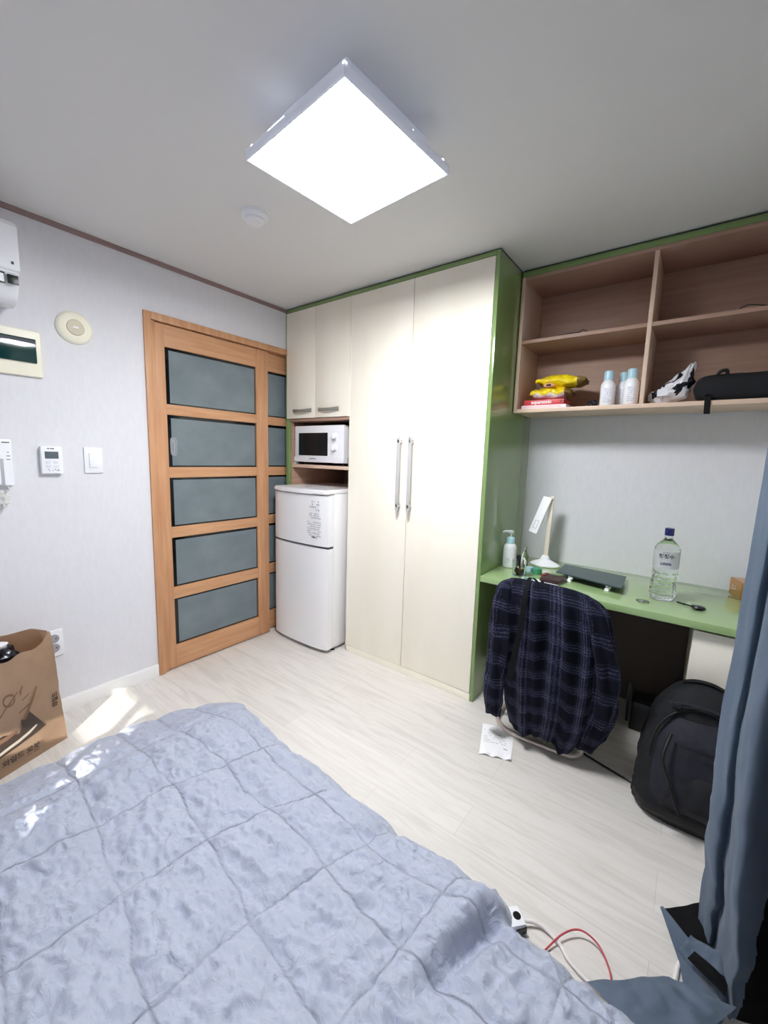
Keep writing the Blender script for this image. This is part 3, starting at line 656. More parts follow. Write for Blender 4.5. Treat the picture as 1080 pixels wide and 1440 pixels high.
# ------------------------------------------------------------------ curtain
ct = thing('curtain', 'slate blue curtain hanging at the right edge', 'curtain', (2.6, -.8, 0))
bot = [(2.518, -.632), (2.538, -.672), (2.556, -.655), (2.560, -.72), (2.577, -.802), (2.592, -.797), (2.615, -.787), (2.64, -.772), (2.668, -.765), (2.69, -.83), (2.69, -.9), (2.73, -1.02), (2.69, -1.15), (2.73, -1.3)]
mid = [(2.500, -.655), (2.522, -.70), (2.540, -.695), (2.533, -.73), (2.533, -.785), (2.560, -.80), (2.625, -.73), (2.645, -.70), (2.69, -.69), (2.72, -.78), (2.69, -.9), (2.73, -1.02), (2.69, -1.15), (2.73, -1.3)]
top = [(2.525, -.67), (2.545, -.72), (2.56, -.69), (2.568, -.73), (2.555, -.80), (2.60, -.83), (2.64, -.76), (2.66, -.68), (2.70, -.67), (2.72, -.78), (2.69, -.9), (2.73, -1.02), (2.69, -1.15), (2.73, -1.3)]
CB, CM, CT = [cr([(x, y, 0) for x, y in t], 120) for t in (bot, mid, top)]
def curt(u, v):
    z = .012 + (2.26-.012)*v; i = min(120, int(round(u*120)))
    if z < .7: t = z/.7; p = CB[i].lerp(CM[i], t*t*(3-2*t))
    else: t = (z-.7)/1.56; p = CM[i].lerp(CT[i], t)
    w = .006*fbm((p.x*22, p.y*22, z*3.2), 3)*(1.2-min(1, z/2.4)); k = max(0, 1-z/.9)
    w2 = .010*k*fbm((p.x*6, p.y*6, z*11+2), 3)
    return Vector((p.x + w + w2, p.y + w*.8 - w2, z))
b = B(); b.grid(curt, 120, 110, mif=lambda u, v: 1 if u > .405+.06*min(1, v/.12) else 0, thick=.0025); put('cloth', b, [M_curtain, M_lining], ct)
def patch(A, Bq, C, D, nu=24, nv=16, amp=.006, sc=14, bulge=0, seed=0., **k):
    A, Bq, C, D = [Vector(q) for q in (A, Bq, C, D)]
    def f(u, v):
        p = A.lerp(Bq, u).lerp(D.lerp(C, u), v); e = sin(pi*u)*sin(pi*v)
        return p + Vector((0, 0, bulge*e + amp*fbm(p*sc+Vector((seed, 0, 0)), 3)*min(1, .4+e)))
    b = B(); b.grid(f, nu, nv, thick=.003, **k); return b
put('inner_fold', patch((2.437, -.655, .055), (2.523, -.585, .075), (2.545, -.66, .05), (2.545, -.725, .02), seed=1, amp=.010), M_lining, ct)
put('hem', patch((2.431, -.660, .062), (2.437, -.652, .062), (2.55, -.722, .035), (2.482, -.735, .012), seed=2, amp=.006), M_curtain, ct)
put('hem', patch((2.474, -.752, .055), (2.50, -.715, .085), (2.60, -.72, .07), (2.58, -.80, .03), 30, 22, seed=3, amp=.035, bulge=.03), M_curtain, ct)
put('hem', patch((2.474, -.752, .054), (2.58, -.80, .03), (2.56, -.845, .02), (2.50, -.83, .015), seed=4, amp=.012), M_curtain, ct)
put('inner_fold', patch((2.495, -.768, .066), (2.508, -.752, .082), (2.575, -.772, .08), (2.570, -.80, .06), seed=6, amp=.006, bulge=.008), M_lining, ct)
put('hem', patch((2.300, -.960, .040), (2.46, -.845, .070), (2.588, -.815, .07), (2.47, -1.035, .085), 36, 24, seed=5, amp=.022, bulge=.02), M_curtain, ct)
put('inner_fold', patch((2.300, -.962, .036), (2.47, -1.037, .080), (2.45, -1.055, .055), (2.35, -.995, .03), seed=7, amp=.004), M_lining, ct)
b = B(); b.tube([(2.70, -.62, 2.272), (2.70, -2.0, 2.272)], .012); 
for y in (-.65, -1.95): b.box(2.69, 2.71, y-.01, y+.01, 2.27, 2.2998, .002)
put('curtain_rail', b, M_white, ct)

# ------------------------------------------------------------------ backpack
bk = thing('backpack', 'large black backpack leaning against the drawers', 'backpack', (2.48, -.13, 0))
def bpk(u, v, sc=1.0, front=0.):
    """rounded body, v height 0..1, u around"""
    z = .50*v; lean = .10*v
    w = interp([(0, .155), (.06, .185), (.25, .192), (.5, .175), (.75, .145), (.9, .10), (.97, .055), (1, .0)], v)*sc
    d = interp([(0, .095), (.08, .125), (.3, .13), (.6, .105), (.85, .08), (.95, .045), (1, .0)], v)*sc
    a = 2*pi*u; e = .62; ca, sa = cos(a), sin(a)
    x = 2.492 + w*abs(ca)**e*(1 if ca > 0 else -1); y = -.148 + lean*.9 + d*abs(sa)**e*(1 if sa > 0 else -1)
    n_ = fbm((x*11, y*11, z*9), 3)*.013 + .006*(1-abs(fbm((x*18, y*18, z*30), 2)))
    return Vector((x+n_, y+n_*.6, z+.002))
b = B(); b.grid(lambda u, v: bpk(u, v), 64, 48, closeu=True, mif=lambda u, v: 1 if v < .13 else 0); b.recalc = True
body = put('body', b, [M_bag, M_bagb], bk)
def fpk(cx, z0, z1, w, dep, n=28, topr=.5):
    """bulging pocket on the front face"""
    def f(u, v):
        z = z0 + (z1-z0)*v; vv = z/.5; s = 2*u-1; hw = w*(1-max(0, (v-.55)/.45)**2*topr)*(1-.25*(1-min(1, v/.15))**2)
        x = cx + hw*s; k = (1-abs(s)**4)*(1-abs(2*v-1)**5)
        yb = -.148+vv*.10*.9 - interp([(0, .095), (.08, .125), (.3, .13), (.6, .105), (.85, .08), (.95, .045), (1, 0)], vv)*(1-.12*abs((x-2.49)/.19)**3)
        return Vector((x, yb + .006 - dep*k + .004*fbm((x*20, 1, z*16), 2), z))
    return f
b = B(); b.grid(fpk(2.505, .075, .395, .140, .042), 30, 30); put('front_pocket', b, M_bag2, bk)
b = B(); b.grid(fpk(2.535, .10, .25, .085, .060), 24, 20); put('lower_pocket', b, M_bag, bk)
zip_pts = []
for k in range(41):
    t = k/40; a = pi*(1-t); x = 2.505+.152*cos(a); z = .23+.20*sin(a)**.8 if sin(a) > 0 else .23; vv = z/.5
    yb = -.148+vv*.09 - interp([(0, .095), (.08, .125), (.3, .13), (.6, .105), (.85, .08), (.95, .045), (1, 0)], vv)*(1-.12*abs((x-2.49)/.19)**3); zip_pts.append((x, yb-.006, z))
b = B(); b.tube(zip_pts, .005, 8); put('zipper', b, M_bagb, bk)
b = B(); b.tube(cr([(2.43, -.055, .478), (2.47, -.070, .500), (2.52, -.070, .500), (2.56, -.055, .478)], 24), .008, 8); put('top_handle', b, M_bagb, bk)
b = B(); b.tube(cr([(2.395, -.155, .425), (2.44, -.168, .443), (2.50, -.170, .447), (2.57, -.165, .44)], 24), .006, 8); b.box(2.405, 2.43, -.180, -.160, .422, .437, .003); b.box(2.555, 2.58, -.180, -.160, .422, .437, .003); put('buckle_strap', b, M_bag2, bk)
b = B(); b.tube(cr([(2.41, -.235, .35), (2.395, -.285, .27), (2.425, -.305, .19), (2.405, -.31, .12)], 30), .006, 8); b.tube(cr([(2.425, -.305, .19), (2.46, -.325, .12)], 8), .006, 8); put('cord', b, M_bagb, bk)
b = B(); b.marks((2.44, -.232, .325), (1, 0, .0), (0, .3, 1), .11, .010, 1, fill=.9, off=.022, dens=.95, seed=3); put('embroidery', b, M_bagb, bk)

# black router with antenna under the desk
ro = thing('router', 'black box with an upright antenna under the desk', 'router', (2.30, .34, 0))
b = B(); b.box(2.245, 2.42, .30, .42, .001, .15, .006); put('housing', b, M_black, ro)
b = B(); b.tube([(2.240, .29, .05), (2.238, .29, .17), (2.236, .29, .245)], [.011, .011, .007], 12); put('antenna', b, M_black, ro)

# ------------------------------------------------------------------ chair
chr_ = thing('chair', 'metal tube chair under the plaid shirt, facing the desk', 'chair', (1.91, .1, 0))
b = B()
def sled(sx): return [(sx, .36, .012), (sx, .0, .012)]
path = cr([(1.700, .36, .012), (1.700, .10, .012), (1.702, .0, .012), (1.722, -.075, .012), (1.79, -.122, .012), (1.86, -.127, .012), (2.02, -.118, .012), (2.075, -.108, .014), (2.103, -.085, .03), (2.108, -.075, .06)], 80)
b.tube(path, .0115, 12); put('floor_tube', b, M_tube, chr_)
for side, pts in (('l', [(1.704, -.02, .02), (1.698, -.03, .11), (1.72, -.09, .30), (1.78, -.17, .46), (1.80, -.215, .60), (1.81, -.245, .765)]), ('r', [(2.108, -.075, .06), (2.11, -.08, .13), (2.10, -.11, .30), (2.09, -.17, .46), (2.085, -.215, .60), (2.075, -.245, .765)])):
    b = B(); b.tube(cr(pts, 40), .011, 12); put('upright', b, M_tube, chr_)
b = B(); b.tube(cr([(1.81, -.240, .752), (1.83, -.242, .768), (1.94, -.243, .770), (2.055, -.242, .768), (2.075, -.240, .752)], 30), .011, 12); put('top_rail', b, M_tube, chr_)
b = B(); b.box(1.83, 2.06, -.012, .012, .0, .24, .008, M=Matrix.Translation((0, -.178, .52)) @ Matrix.Rotation(radians(11), 4, 'X')); put('backrest', b, M_black, chr_)
b = B(); b.box(1.77, 2.11, -.15, .22, .425, .465, .015, seg=3); put('seat', b, M_black, chr_)
for x in (1.70, 2.11):
    b = B(); b.tube(cr([(x, .345, .02), (x, .33, .08), (x, .26, .30), (x+(.05 if x < 1.9 else -.05), .15, .418)], 24), .011, 12); put('leg', b, M_tube, chr_)

# ------------------------------------------------------------------ plaid shirt on the chair back
sh = thing('plaid_shirt', 'dark navy plaid flannel shirt draped over the chair back', 'shirt', (1.94, -.2, .07))
XL = [(0, 1.790), (.03, 1.782), (.10, 1.785), (.3, 1.775), (.6, 1.768), (.85, 1.775), (1, 1.800)]
XRt = [(0, 2.102), (.03, 2.116), (.10, 2.125), (.3, 2.145), (.6, 2.145), (.85, 2.125), (1, 2.085)]
def shirt(u, v):
    xl, xr = interp(XL, v), interp(XRt, v); a = 2*pi*u; cx, hw = (xl+xr)/2, (xr-xl)/2
    yc = interp([(0, -.243), (.15, -.238), (.5, -.20), (1, -.135)], v); d = interp([(0, .001), (.004, .014), (.012, .024), (.03, .031), (.06, .036), (.15, .045), (.5, .058), (1, .06)], v)
    x = cx - hw*cos(a); s = sin(a); q = (x-xl)/(xr-xl)
    fold = .014*sin(q*19+v*2.2+.6) + .010*sin(q*37-v*3) + .010*fbm((x*9, v*2.5, 2), 3)
    y = yc - d*(abs(s)**.7)*(1 if s > 0 else -1) - (fold*min(1, v*3+.15) if s > 0 else 0)*abs(s)**.5
    hem = interp([(0, .095), (.2, .068), (.42, .080), (.62, .105), (.82, .045), (1, .085)], q)
    z = .815 - .010*abs(2*q-1)**3 - (.815-hem)*v + .008*fbm((x*6, 0, 5), 2)*(1-v) - .008*q*(1-v)
    return Vector((x, y, z))
b = B(); b.grid(shirt, 120, 90, closeu=True, uv=lambda u, v: (u*.78, v*.74)); b.recalc = True; put('body', b, M_plaid, sh, sharp=0)
def sleeve(pts, rs, ph):
    C_ = cr(pts, 60)
    def f(u, v):
        i = v*60; k = min(59, int(i)); p = C_[k].lerp(C_[k+1], i-k); r = interp([(a/(len(rs)-1), r_) for a, r_ in enumerate(rs)], v); a = 2*pi*u
        cr_ = 1+.16*sin(5*a+v*9+ph)+.22*fbm((cos(a)*1.5, sin(a)*1.5+ph, v*6), 3)
        return Vector((p.x+r*cos(a)*cr_, p.y-r*.62*sin(a)*cr_, p.z + .004*sin(a*2+v*30)))
    b = B(); b.grid(f, 48, 80, closeu=True, uv=lambda u, v: (u*.25+.04, v*.66+.03)); b.recalc = True; return b
put('sleeve', sleeve([(1.800, -.245, .802), (1.776, -.255, .755), (1.768, -.25, .60), (1.750, -.235, .40), (1.740, -.22, .24), (1.738, -.205, .125)], [.006, .036, .048, .046, .040, .042, .034], .3), M_plaid, sh, sharp=0)
put('sleeve', sleeve([(2.095, -.245, .795), (2.130, -.250, .745), (2.157, -.225, .60), (2.180, -.20, .45), (2.178, -.17, .30), (2.150, -.15, .17), (2.120, -.14, .09)], [.006, .040, .050, .052, .050, .045, .034], 1.7), M_plaid, sh, sharp=0)
b = B(); b.tube(cr([(1.745, -.165, .20), (1.740, -.168, .185), (1.738, -.20, .175), (1.74, -.26, .18)], 12), .004, 8); put('cuff_loop', b, M_bag2, sh)
b = B()
lp = cr([(1.83, .12, .716), (1.845, .02, .725), (1.862, -.16, .80), (1.870, -.245, .812), (1.872, -.285, .76), (1.870, -.30, .64), (1.855, -.305, .50), (1.835, -.295, .38)], 60)
t = bmesh.new()
for i, p in enumerate(lp[:-1]): pass
t.free()
def lan(u, v):
    i = v*60; k = min(59, int(i)); p = lp[k].lerp(lp[k+1], i-k); w = .008+.010*max(0, v-.4)
    return Vector((p.x+(u-.5)*w*2, p.y-.004, p.z))
b.grid(lan, 4, 60, thick=.002); tag(put('lanyard', b, M_lining), 'long black strap trailing from the desk down over the plaid shirt', 'strap')

# ------------------------------------------------------------------ receipt on the floor
def rec(u, v):
    A, Bq, C, D = Vector((1.668, -.138, 0)), Vector((1.808, -.086, 0)), Vector((1.870, -.300, 0)), Vector((1.741, -.345, 0))
    v = 1-v; p = A.lerp(Bq, u).lerp(D.lerp(C, u), v); p.z = .0022+.009*(v**7)*sin(u*8)**2 + .004*max(0, 1-v*6); return p
rc = thing('receipt', 'white paper receipt lying on the floor by the chair', 'receipt', (1.77, -.21, 0))
b = B(); b.grid(rec, 24, 24); put('paper', b, mat('receipt_paper', (246,246,248), .7), rc, sharp=0)
b = B(); ra = Vector((.140, .052, 0)).normalized(); rb = Vector((-.073, .207, 0)).normalized()
b.marks(Vector((1.69, -.165, .0026)), ra, rb, .05, .006, 1, 0, fill=.5, seed=5); b.marks(Vector((1.70, -.185, .0026)), ra, rb, .10, .075, 6, 1, fill=.25, seed=6, dens=.6); b.box(1.815, 1.832, -.246, -.243, .0027, .0032, 0, 0)
put('printed_text', b, [M_ink, M_faint], rc)

# ------------------------------------------------------------------ things on the desk
DT = .7112
pm = thing('pump_bottle', 'white pump bottle with pale blue collar on the desk', 'pump bottle', (1.592, .285, DT))
c = (1.592, .285, DT)
b = B(); b.lathe([(.030, 0), (.035, .004), (.036, .02), (.036, .105), (.034, .120), (.026, .132), (.0205, .136)], c); pbody = put('bottle', b, M_white, pm)
b = B(); b.marks((1.585, .2488, DT+.06), (1, -.1, 0), (0, 0, 1), .025, .03, 4, seed=2, dens=.6); put('printed_label', b, mat('blue_print', (150,180,220), .5), pm)
b = B(); b.lathe([(.0225, .134), (.0225, .165), (.019, .170), (.010, .171)], c); put('collar', b, M_blue, pm)
b = B(); b.lathe([(.005, .170), (.005, .190), (.012, .193), (.014, .203), (.010, .208), (0, .209)], c, 20); b.tube([(1.592, .285, DT+.202), (1.565, .268, DT+.203), (1.553, .260, DT+.197)], [.008, .006, .005], 10); put('pump_head', b, M_white, pm)

cu = thing('glass_cup', 'clear glass cup holding small items at desk front', 'cup', (1.700, .135, DT))
c = (1.700, .135, DT)
b = B(); b.lathe([(.028, 0), (.031, .004), (.036, .085), (.034, .085), (.029, .008), (0, .008)], c); put('cup', b, M_cglass, cu)
for k in range(9):
    a = k*2.4; b = B(); b.grid(wad((c[0]+.015*cos(a), c[1]+.015*sin(a), DT+.017+.012*(k//3)), .010, .009, .008, .3, 2, seed=k), 10, 8, closeu=True); tag(put('wrapped_candy', b, M_tan if k % 3 else M_foilw), 'small tan or white wrapped candy in the glass cup', 'candy', 'candies in the glass cup')
b = B(); b.tube([(1.704, .13, DT+.045), (1.699, .12, DT+.105), (1.697, .118, DT+.112)], [.003, .012, .011], 10); tag(put('makeup_brush', b, M_black), 'short black brush standing in the glass cup', 'brush')
b = B(); b.tube(cr([(1.708, .135, DT+.05), (1.722, .12, DT+.098), (1.735, .11, DT+.094), (1.735, .11, DT+.075)], 14), .004, 8); tag(put('hair_clip', b, M_cable), 'curved cream clip hooked over the rim of the glass cup', 'clip')
b = B(); b.lathe([(.018, 0), (.020, .004), (.020, .075), (.009, .095), (.008, .115), (.010, .116), (.010, .124), (0, .125)], (1.672, .30, DT)); tag(put('clear_bottle', b, M_cglass), 'slim empty clear bottle between pump bottle and lamp', 'bottle')
b = B(); b.lathe([(.022, 0), (.024, .003), (.024, .03), (.020, .034), (0, .034)], (1.762, .245, DT)); tag(put('cream_jar', b, M_teal), 'small translucent green jar in front of the desk lamp', 'jar')
b = B(); b.lathe([(.017, 0), (.018, .003), (.018, .025), (0, .027)], (1.715, .262, DT), 24); tag(put('cotton_case', b, M_blue), 'small pale blue round case beside the green jar', 'case')
b = B(); b.prism([(0, 0), (.086, 0), (.086, .052), (0, .052)], (1.725, .085, DT), (1, -.03, 0), (.05, 1, 0), 0, .002); b.box(1.735, 1.785, .10, .125, DT+.002, DT+.0025, 0, 1); tag(put('plastic_card', b, [M_paper, M_teal]), 'white card with green strip lying behind the shirt collar', 'card')
wl = thing('wallet', 'dark brown leather wallet on the desk behind the shirt', 'wallet', (1.86, .14, DT))
Mw = Matrix.Translation((1.868, .150, DT)) @ Matrix.Rotation(radians(-6), 4, 'Z')
b = B(); b.box(-.048, .048, -.052, .052, .003, .024, .006, M=Mw); put('body', b, M_wallet, wl)
b = B(); b.box(-.056, -.036, -.02, .045, .012, .030, .005, M=Mw); put('tab', b, M_wred, wl)
b = B(); b.box(-.056, .046, -.068, .04, .0, .003, .001, M=Mw); tag(put('white_card', b, M_paper), 'thin white card sticking out beneath the brown wallet', 'card')

dl = thing('desk_lamp', 'white folding desk lamp on the green desk', 'desk lamp', (1.738, .47, DT))
b = B(); b.lathe([(.078, 0), (.082, .003), (.082, .008), (.070, .016), (.045, .026), (.028, .034), (.020, .055), (.016, .060), (0, .060)], (1.738, .465, DT), 40, fn=lambda p: Vector((p.x, p.y*.82, p.z))); put('base', b, M_white, dl)
b = B(); b.box(-.013, .013, -.007, .007, 0, .36, .004, M=Matrix.Translation((1.738, .470, DT+.045)) @ Matrix.Rotation(radians(1.5), 4, 'Y')); put('post', b, mat('warm_white', (232,222,206), .35), dl)
ht, hb = Vector((1.728, .455, 1.108)), Vector((1.676, .395, .903)); hd = (hb-ht).normalized(); hx = Vector((1, -.10, 0)); hx = (hx-hd*hx.dot(hd)).normalized(); hn = hx.cross(hd)
Mh = Matrix.Translation((ht+hb)/2) @ Matrix((hx, hd, hn)).transposed().to_4x4(); hl = (hb-ht).length/2
b = B(); b.box(-.0255, .0255, -hl, hl, -.006, .006, .005, M=Mh, seg=3); hdo = put('head', b, M_white, dl)
b = B()
for a in (-.010, .009): b.box(a, a+.0012, hl-.075, hl-.028, .0058, .0068, 0, M=Mh); b.box(a, a+.0012, hl-.075, hl-.028, -.0068, -.0058, 0, M=Mh)
for c_ in (hl-.076, hl-.029): b.box(-.010, .0102, c_, c_+.0012, .0058, .0068, 0, M=Mh); b.box(-.010, .0102, c_, c_+.0012, -.0068, -.0058, 0, M=Mh)
put('switch_outline', b, M_ink, hdo)
b = B(); b.tube([(1.722, .468, 1.096), (1.758, .466, 1.096)], .008, 14); put('hinge', b, M_steel, dl)

lt = thing('laptop_stand', 'dark green-grey flat plate raised on two white feet', 'laptop stand', (2.0, .3, DT))
b = B()
PA, PB, PC, PD = Vector((1.848, .462, .733)), Vector((2.156, .420, .733)), Vector((2.168, .135, .743)), Vector((1.862, .222, .743))
b.prism([(0, 0), (1, 0)], PA, PB-PA, PD-PA, 0, 0) if False else None
t = bmesh.new(); lo = [t.verts.new(q) for q in (PA, PB, PC, PD)]; hi = [t.verts.new(q+Vector((0, 0, .006))) for q in (PA, PB, PC, PD)]
t.faces.new(lo); t.faces.new(hi[::-1])
for i in range(4): t.faces.new((lo[i], hi[i], hi[(i+1) % 4], lo[(i+1) % 4]))
bmesh.ops.recalc_face_normals(t, faces=t.faces); bmesh.ops.bevel(t, geom=list(t.edges), offset=.0015, segments=2, affect='EDGES'); b._merge(t, 0); put('plate', b, M_plate, lt)
for x, y in ((1.930, .218), (2.106, .178)):
    b = B(); b.lathe([(.012, 0), (.013, .003), (.010, .010), (.006, .016), (.006, .022), (.010, .026), (.010, .0305)], (x, y, DT), 20); b.lathe([(0, -.008), (.006, -.006), (.008, 0), (.006, .006), (0, .008)], (x+.010, y-.006, DT+.020), 14); put('foot', b, M_white, lt)
for xa, xb, ya, yb in ((1.994, 2.006, .38, .42), (1.88, 1.89, .43, .45), (2.12, 2.13, .40, .415)):
    b = B(); b.box(xa, xb, ya, yb, DT, .7325, .001); put('rear_support', b, M_plate, lt)

wb = thing('water_bottle', 'large clear water bottle with navy cap on the desk', 'water bottle', (2.318, .228, DT))
c = (2.318, .228, DT); pr = []
for k in range(61):
    t = k/60; z = .29*t
    r = interp([(0, .036), (.02, .044), (.10, .048), (.30, .047), (.36, .043), (.40, .046), (.48, .047), (.50, .0485), (.78, .0485), (.80, .047), (.86, .040), (.93, .020), (.96, .0145), (1, .0142)], t)
    if t < .48: r += .0016*sin(t*95)
    pr.append((r, z))
b = B(); b.lathe(pr, c, 48, fn=lambda p: Vector((p.x*(1+(.05*sin(8*atan2(p.y, p.x)+p.z*60) if p.z < .13 else 0)), p.y*(1+(.05*sin(8*atan2(p.y, p.x)+p.z*60) if p.z < .13 else 0)), p.z))); put('bottle', b, M_water, wb)
b = B(); b.lathe([(.0170, .290), (.0178, .292), (.0178, .318), (.0165, .322), (0, .322)], c, 28); put('cap', b, M_navy, wb)
b = B()
def lab(u, v):
    a = radians(-190+250*u)+.0; return Vector((c[0]+.0494*cos(a), c[1]+.0494*sin(a), DT+.148+.076*v))
b.grid(lab, 40, 6, thick=.0003); put('label', b, mat('label_film', (236,238,242), .35, alpha=.82), wb)
vd = Vector((2.3846-2.318, -1.958-.228, 0)).normalized(); ta = Vector((-vd.y, vd.x, 0))*1.0
if ta.x < 0: ta = -ta
ob = Vector((c[0], c[1], 0))+vd*.0502
b = B(); b.text('청정수', .021, ob+Vector((0, 0, DT+.202)), ta, (0, 0, 1), bold=.0006); b.marks(ob+Vector((0, 0, DT+.176))-ta*.02, ta, (0, 0, 1), .042, .012, 2, 1, fill=.7, seed=9); b.marks(ob+Vector((0, 0, DT+.221))-ta*.014, ta, (0, 0, 1), .028, .004, 1, 0, seed=3)
put('label_print', b, [M_ink, M_navy], wb)

ck = thing('car_key', 'black car key lying on the desk', 'key', (2.45, .165, DT))
b = B(); b.lathe([(0, -.010), (.012, -.008), (.019, -.003), (.020, .002), (.016, .008), (0, .0105)], (0, 0, 0), 28, M=Matrix.Translation((2.449, .160, DT+.0095)) @ Matrix.Rotation(radians(-15), 4, 'Z') @ Matrix.Diagonal((1.35, 1.0, .9, 1))); put('fob', b, M_black, ck)
b = B(); b.tube([(2.428, .172, DT+.007), (2.376, .205, DT+.005)], .0032, 6); b.box(2.398, 2.404, .186, .193, DT+.002, DT+.010, .001); put('blade', b, M_black, ck)
b = B(); b.grid(wad((2.256, .112, DT+.005), .024, .014, .005, .6, 3, seed=4), 18, 10, closeu=True); tag(put('clear_wrapper', b, M_cglass), 'tiny clear wrapper in front of the water bottle', 'wrapper')
gb = thing('gift_box', 'small gold and black box at the right end of the desk', 'box', (2.62, .5, DT))
ga, gc = Vector((2.600, .445, DT)), Vector((-.034, .103, 0)); gx = Vector((.103, .034, 0)).normalized()*.085
b = B(); b.prism([(0, 0), (1, 0), (1, 1), (0, 1)], ga, gx, gc, .001, .082, bev=.0015); put('box', b, M_gold, gb)
b = B(); b.prism([(.14, .06), (1.0, .06), (1.0, .94), (.14, .94)], ga + Vector((0, 0, .0))-gc.normalized()*.0008, gx, Vector((0, 0, .082)), 0, .0006); put('black_face', b, M_bfoil, gb)
b = B(); b.marks(ga+gc*.75+Vector((0, 0, .055))-gx.normalized()*.0005, -gc, (0, 0, 1), .05, .02, 2, seed=4); put('printed_mark', b, M_foilw, gb)

# ------------------------------------------------------------------ things on the wall shelf
ST = 1.5867
bo = thing('book', 'red box-like book with white lettering under the snack bags', 'book', (1.70, .40, ST+.018))
b = B(); b.box(1.597, 1.803, .318, .46, ST+.0185, ST+.046, .0015); put('cover', b, M_red, bo)
b = B(); b.text('supersonic', .024, (1.690, .3178, ST+.0335), (1, 0, 0), (0, 0, 1), bold=.0007); put('title', b, M_foilw, bo)
b = B(); b.box(1.785, 1.795, .3172, .318, ST+.026, ST+.040, 0); put('emblem', b, M_wred, bo)
b = B(); b.box(1.588, 1.818, .312, .47, ST, ST+.018, .0015, 0); b.box(1.590, 1.79, .3115, .3122, ST+.003, ST+.014, 0, 1); tag(put('book', b, [M_paper, M_pink]), 'pale pink and white book at the bottom under the red one', 'book')
def snack(c, w, d, h, rot, seed, thr=.54):
    def f(u, v):
        a = 2*pi*u; s = 2*v-1; hh_ = h*(1-abs(s)**3.2)+.001; x = w*s; y = d*(1-.12*abs(s)**6)*cos(a)*(1+.03*sin(v*30)); z = hh_*sin(a)
        k = fbm((x*22+seed, y*22, z*22), 3)*.011; fl = .010*sin(a*3+seed)*abs(s)**8
        p = Vector((x, y, z+k+fl)); p.rotate(Matrix.Rotation(rot[0], 3, 'X') @ Matrix.Rotation(rot[1], 3, 'Y')); p.rotate(Matrix.Rotation(rot[2], 3, 'Z')); return p+Vector(c)
    def mi(u, v):
        if v > .84: return 2
        return 0 if u < thr + .02*sin(v*20) or u > 1.25-thr*.5 else 1
    b = B(); b.grid(f, 40, 50, closeu=True, mif=mi); b.recalc = True; return b
sn = put('snack_bag', snack((1.722, .392, 1.669), .102, .072, .036, (.0, -.02, .08), 1.), [M_yellow, M_foilw, M_brownf], sharp=0); tag(sn, 'lower yellow and white snack bag lying on the red book', 'snack bag')
sn = put('snack_bag', snack((1.766, .400, 1.729), .122, .070, .034, (.0, .03, .05), 6., .72), [M_yellow, M_brownf, M_brownf], sharp=0); tag(sn, 'upper yellow snack bag lying on top of the other', 'snack bag')
b = B(); b.grid(wad((1.722, .322, 1.705), .028, .008, .011, .2, 2, seed=3), 20, 10, closeu=True); b.grid(wad((1.722, .314, 1.705), .013, .005, .005, .2, 2, seed=3), 14, 8, closeu=True, mi=1); tag(put('candy_ring', b, [mat('salmon_plastic', (224,160,130), .5), M_black]), 'small salmon ring wedged between the two snack bags', 'ring')

sp = thing('spray_bottle', 'leftmost white spray bottle with pale blue cap on the shelf', 'spray bottle', (1.995, .355, ST), 'white spray bottles on the shelf')
c = (1.995, .355, ST)
b = B(); b.lathe([(.030, 0), (.032, .003), (.032, .098), (.030, .108), (.022, .122), (.0195, .126)], c, 32); put('bottle', b, M_white, sp)
b = B(); b.lathe([(.0215, .125), (.0215, .164), (.020, .168), (0, .169)], c, 28); put('cap', b, M_blue, sp)
b = B(); b.marks((1.985, .3222, ST+.085), (1, .05, 0), (0, 0, 1), .03, .07, 8, seed=7, dens=.6, fill=.35); put('printed_label', b, mat('grey_blue_print', (165,180,205), .5), sp)
dup(sp, (.058, .070, .0), 'middle white spray bottle, standing behind the other two')
dup(sp, (.101, -.005, 0), 'rightmost white spray bottle, nearest the shelf divider')
b = B(); b.box(2.045, 2.130, .48, .55, ST, ST+.135, .002); tag(put('brown_box', b, M_card), 'small brown cardboard box behind the spray bottles', 'box')
b = B(); b.grid(wad((1.932, .36, ST+.018), .024, .02, .018, .35, 2.5, seed=8), 20, 14, closeu=True); tag(put('black_pouch', b, M_bfoil), 'small black crumpled pouch left of the spray bottles', 'pouch')

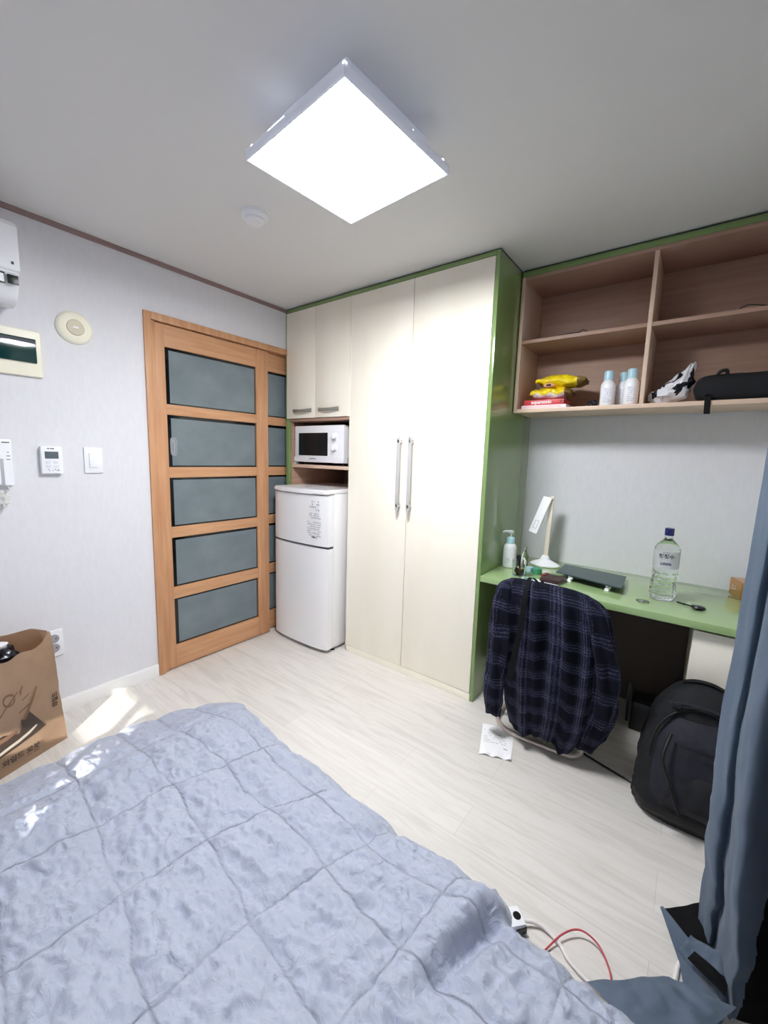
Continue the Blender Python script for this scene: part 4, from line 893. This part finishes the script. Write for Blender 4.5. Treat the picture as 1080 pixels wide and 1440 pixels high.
# white and black plastic bag
def cbag(u, v):
    a = 2*pi*u; base = Vector((2.225, .375, ST+.004)); tip = Vector((2.325, .36, 1.745)); p = base.lerp(tip, v**.9)
    w = interp([(0, .03), (.08, .065), (.25, .072), (.5, .050), (.8, .024), (1, .012)], v); dd = interp([(0, .03), (.2, .055), (.6, .04), (1, .02)], v)
    k = 1+.28*noise.noise(Vector((cos(a)*2.2, sin(a)*2.2, v*5)))+.12*abs(fbm((cos(a)*4, sin(a)*4, v*9), 2)); z = p.z + .018*sin(a*2)*v
    return Vector((p.x+w*cos(a)*k, p.y-dd*sin(a)*k, max(ST+.001, z+.012*fbm((a, v*6, 1), 2)*min(1, v*5))))
def cmi(u, v):
    n_ = noise.noise(Vector((cos(2*pi*u)*1.6+3, sin(2*pi*u)*1.6, v*3.2))); return 1 if n_ > .12 and .15 < v < .85 else 0
b = B(); b.grid(cbag, 44, 34, closeu=True, mif=cmi); b.prism([(0, 0), (.04, .004), (.038, .034), (.0, .032)], (2.205, .312, 1.615), (1, 0, 0), (0, .1, 1), 0, .002, mi=0)
tag(put('plastic_bag', b, [M_wfoil, M_bfoil], sharp=25), 'crumpled white and black plastic bag right of the shelf divider', 'plastic bag')
tb = thing('long_black_bag', 'long black cloth bag on the right lower shelf', 'bag', (2.53, .4, ST))
def lbag(u, v):
    a = 2*pi*u; x = 2.335+.43*v; e = (1-abs(2*v-1)**10)**.5 if 0 < v < 1 else 0; w, h = .060*e+.004, .053*e+.003; ca, sa = cos(a), sin(a)
    return Vector((x, .372+w*abs(ca)**.45*(1 if ca > 0 else -1)+.003*fbm((x*14, a, 0), 2), ST+.056+h*abs(sa)**.5*(1 if sa > 0 else -1)+(.004*fbm((x*12, 0, a), 2) if sa > 0 else 0)))
b = B(); b.grid(lbag, 32, 50, closeu=True); put('body', b, M_bag, tb)
b = B(); b.grid(lambda u, v: Vector((2.378+.022*u+.004*v, .295 - .004*sin(pi*v)+.02*(1-min(1, v*8)), 1.615-.085*v)), 4, 16, thick=.002); put('strap', b, M_bagb, tb)
b = B(); b.tube(cr([(2.412, .35, 1.69), (2.420, .345, 1.710), (2.442, .345, 1.714), (2.446, .35, 1.69)], 16), .007, 8); put('handle', b, M_bagb, tb)
b = B(); b.tube(cr([(1.574, .305, 1.9455), (1.70, .312, 1.9455), (1.79, .308, 1.9475), (1.85, .305, 1.9475), (1.866, .303, 1.9555), (1.886, .305, 1.9475)], 40), .0022, 6); tag(put('thin_cable', b, M_black), 'thin black cable along the upper left shelf edge', 'cable')
b = B(); b.tube(cr([(2.455, .303, 1.9455), (2.468, .303, 1.953), (2.49, .305, 1.956), (2.56, .33, 1.9475), (2.66, .36, 1.9455)], 40), .0022, 6); tag(put('thin_cable', b, M_black), 'thin black cable curling on the upper right shelf', 'cable')
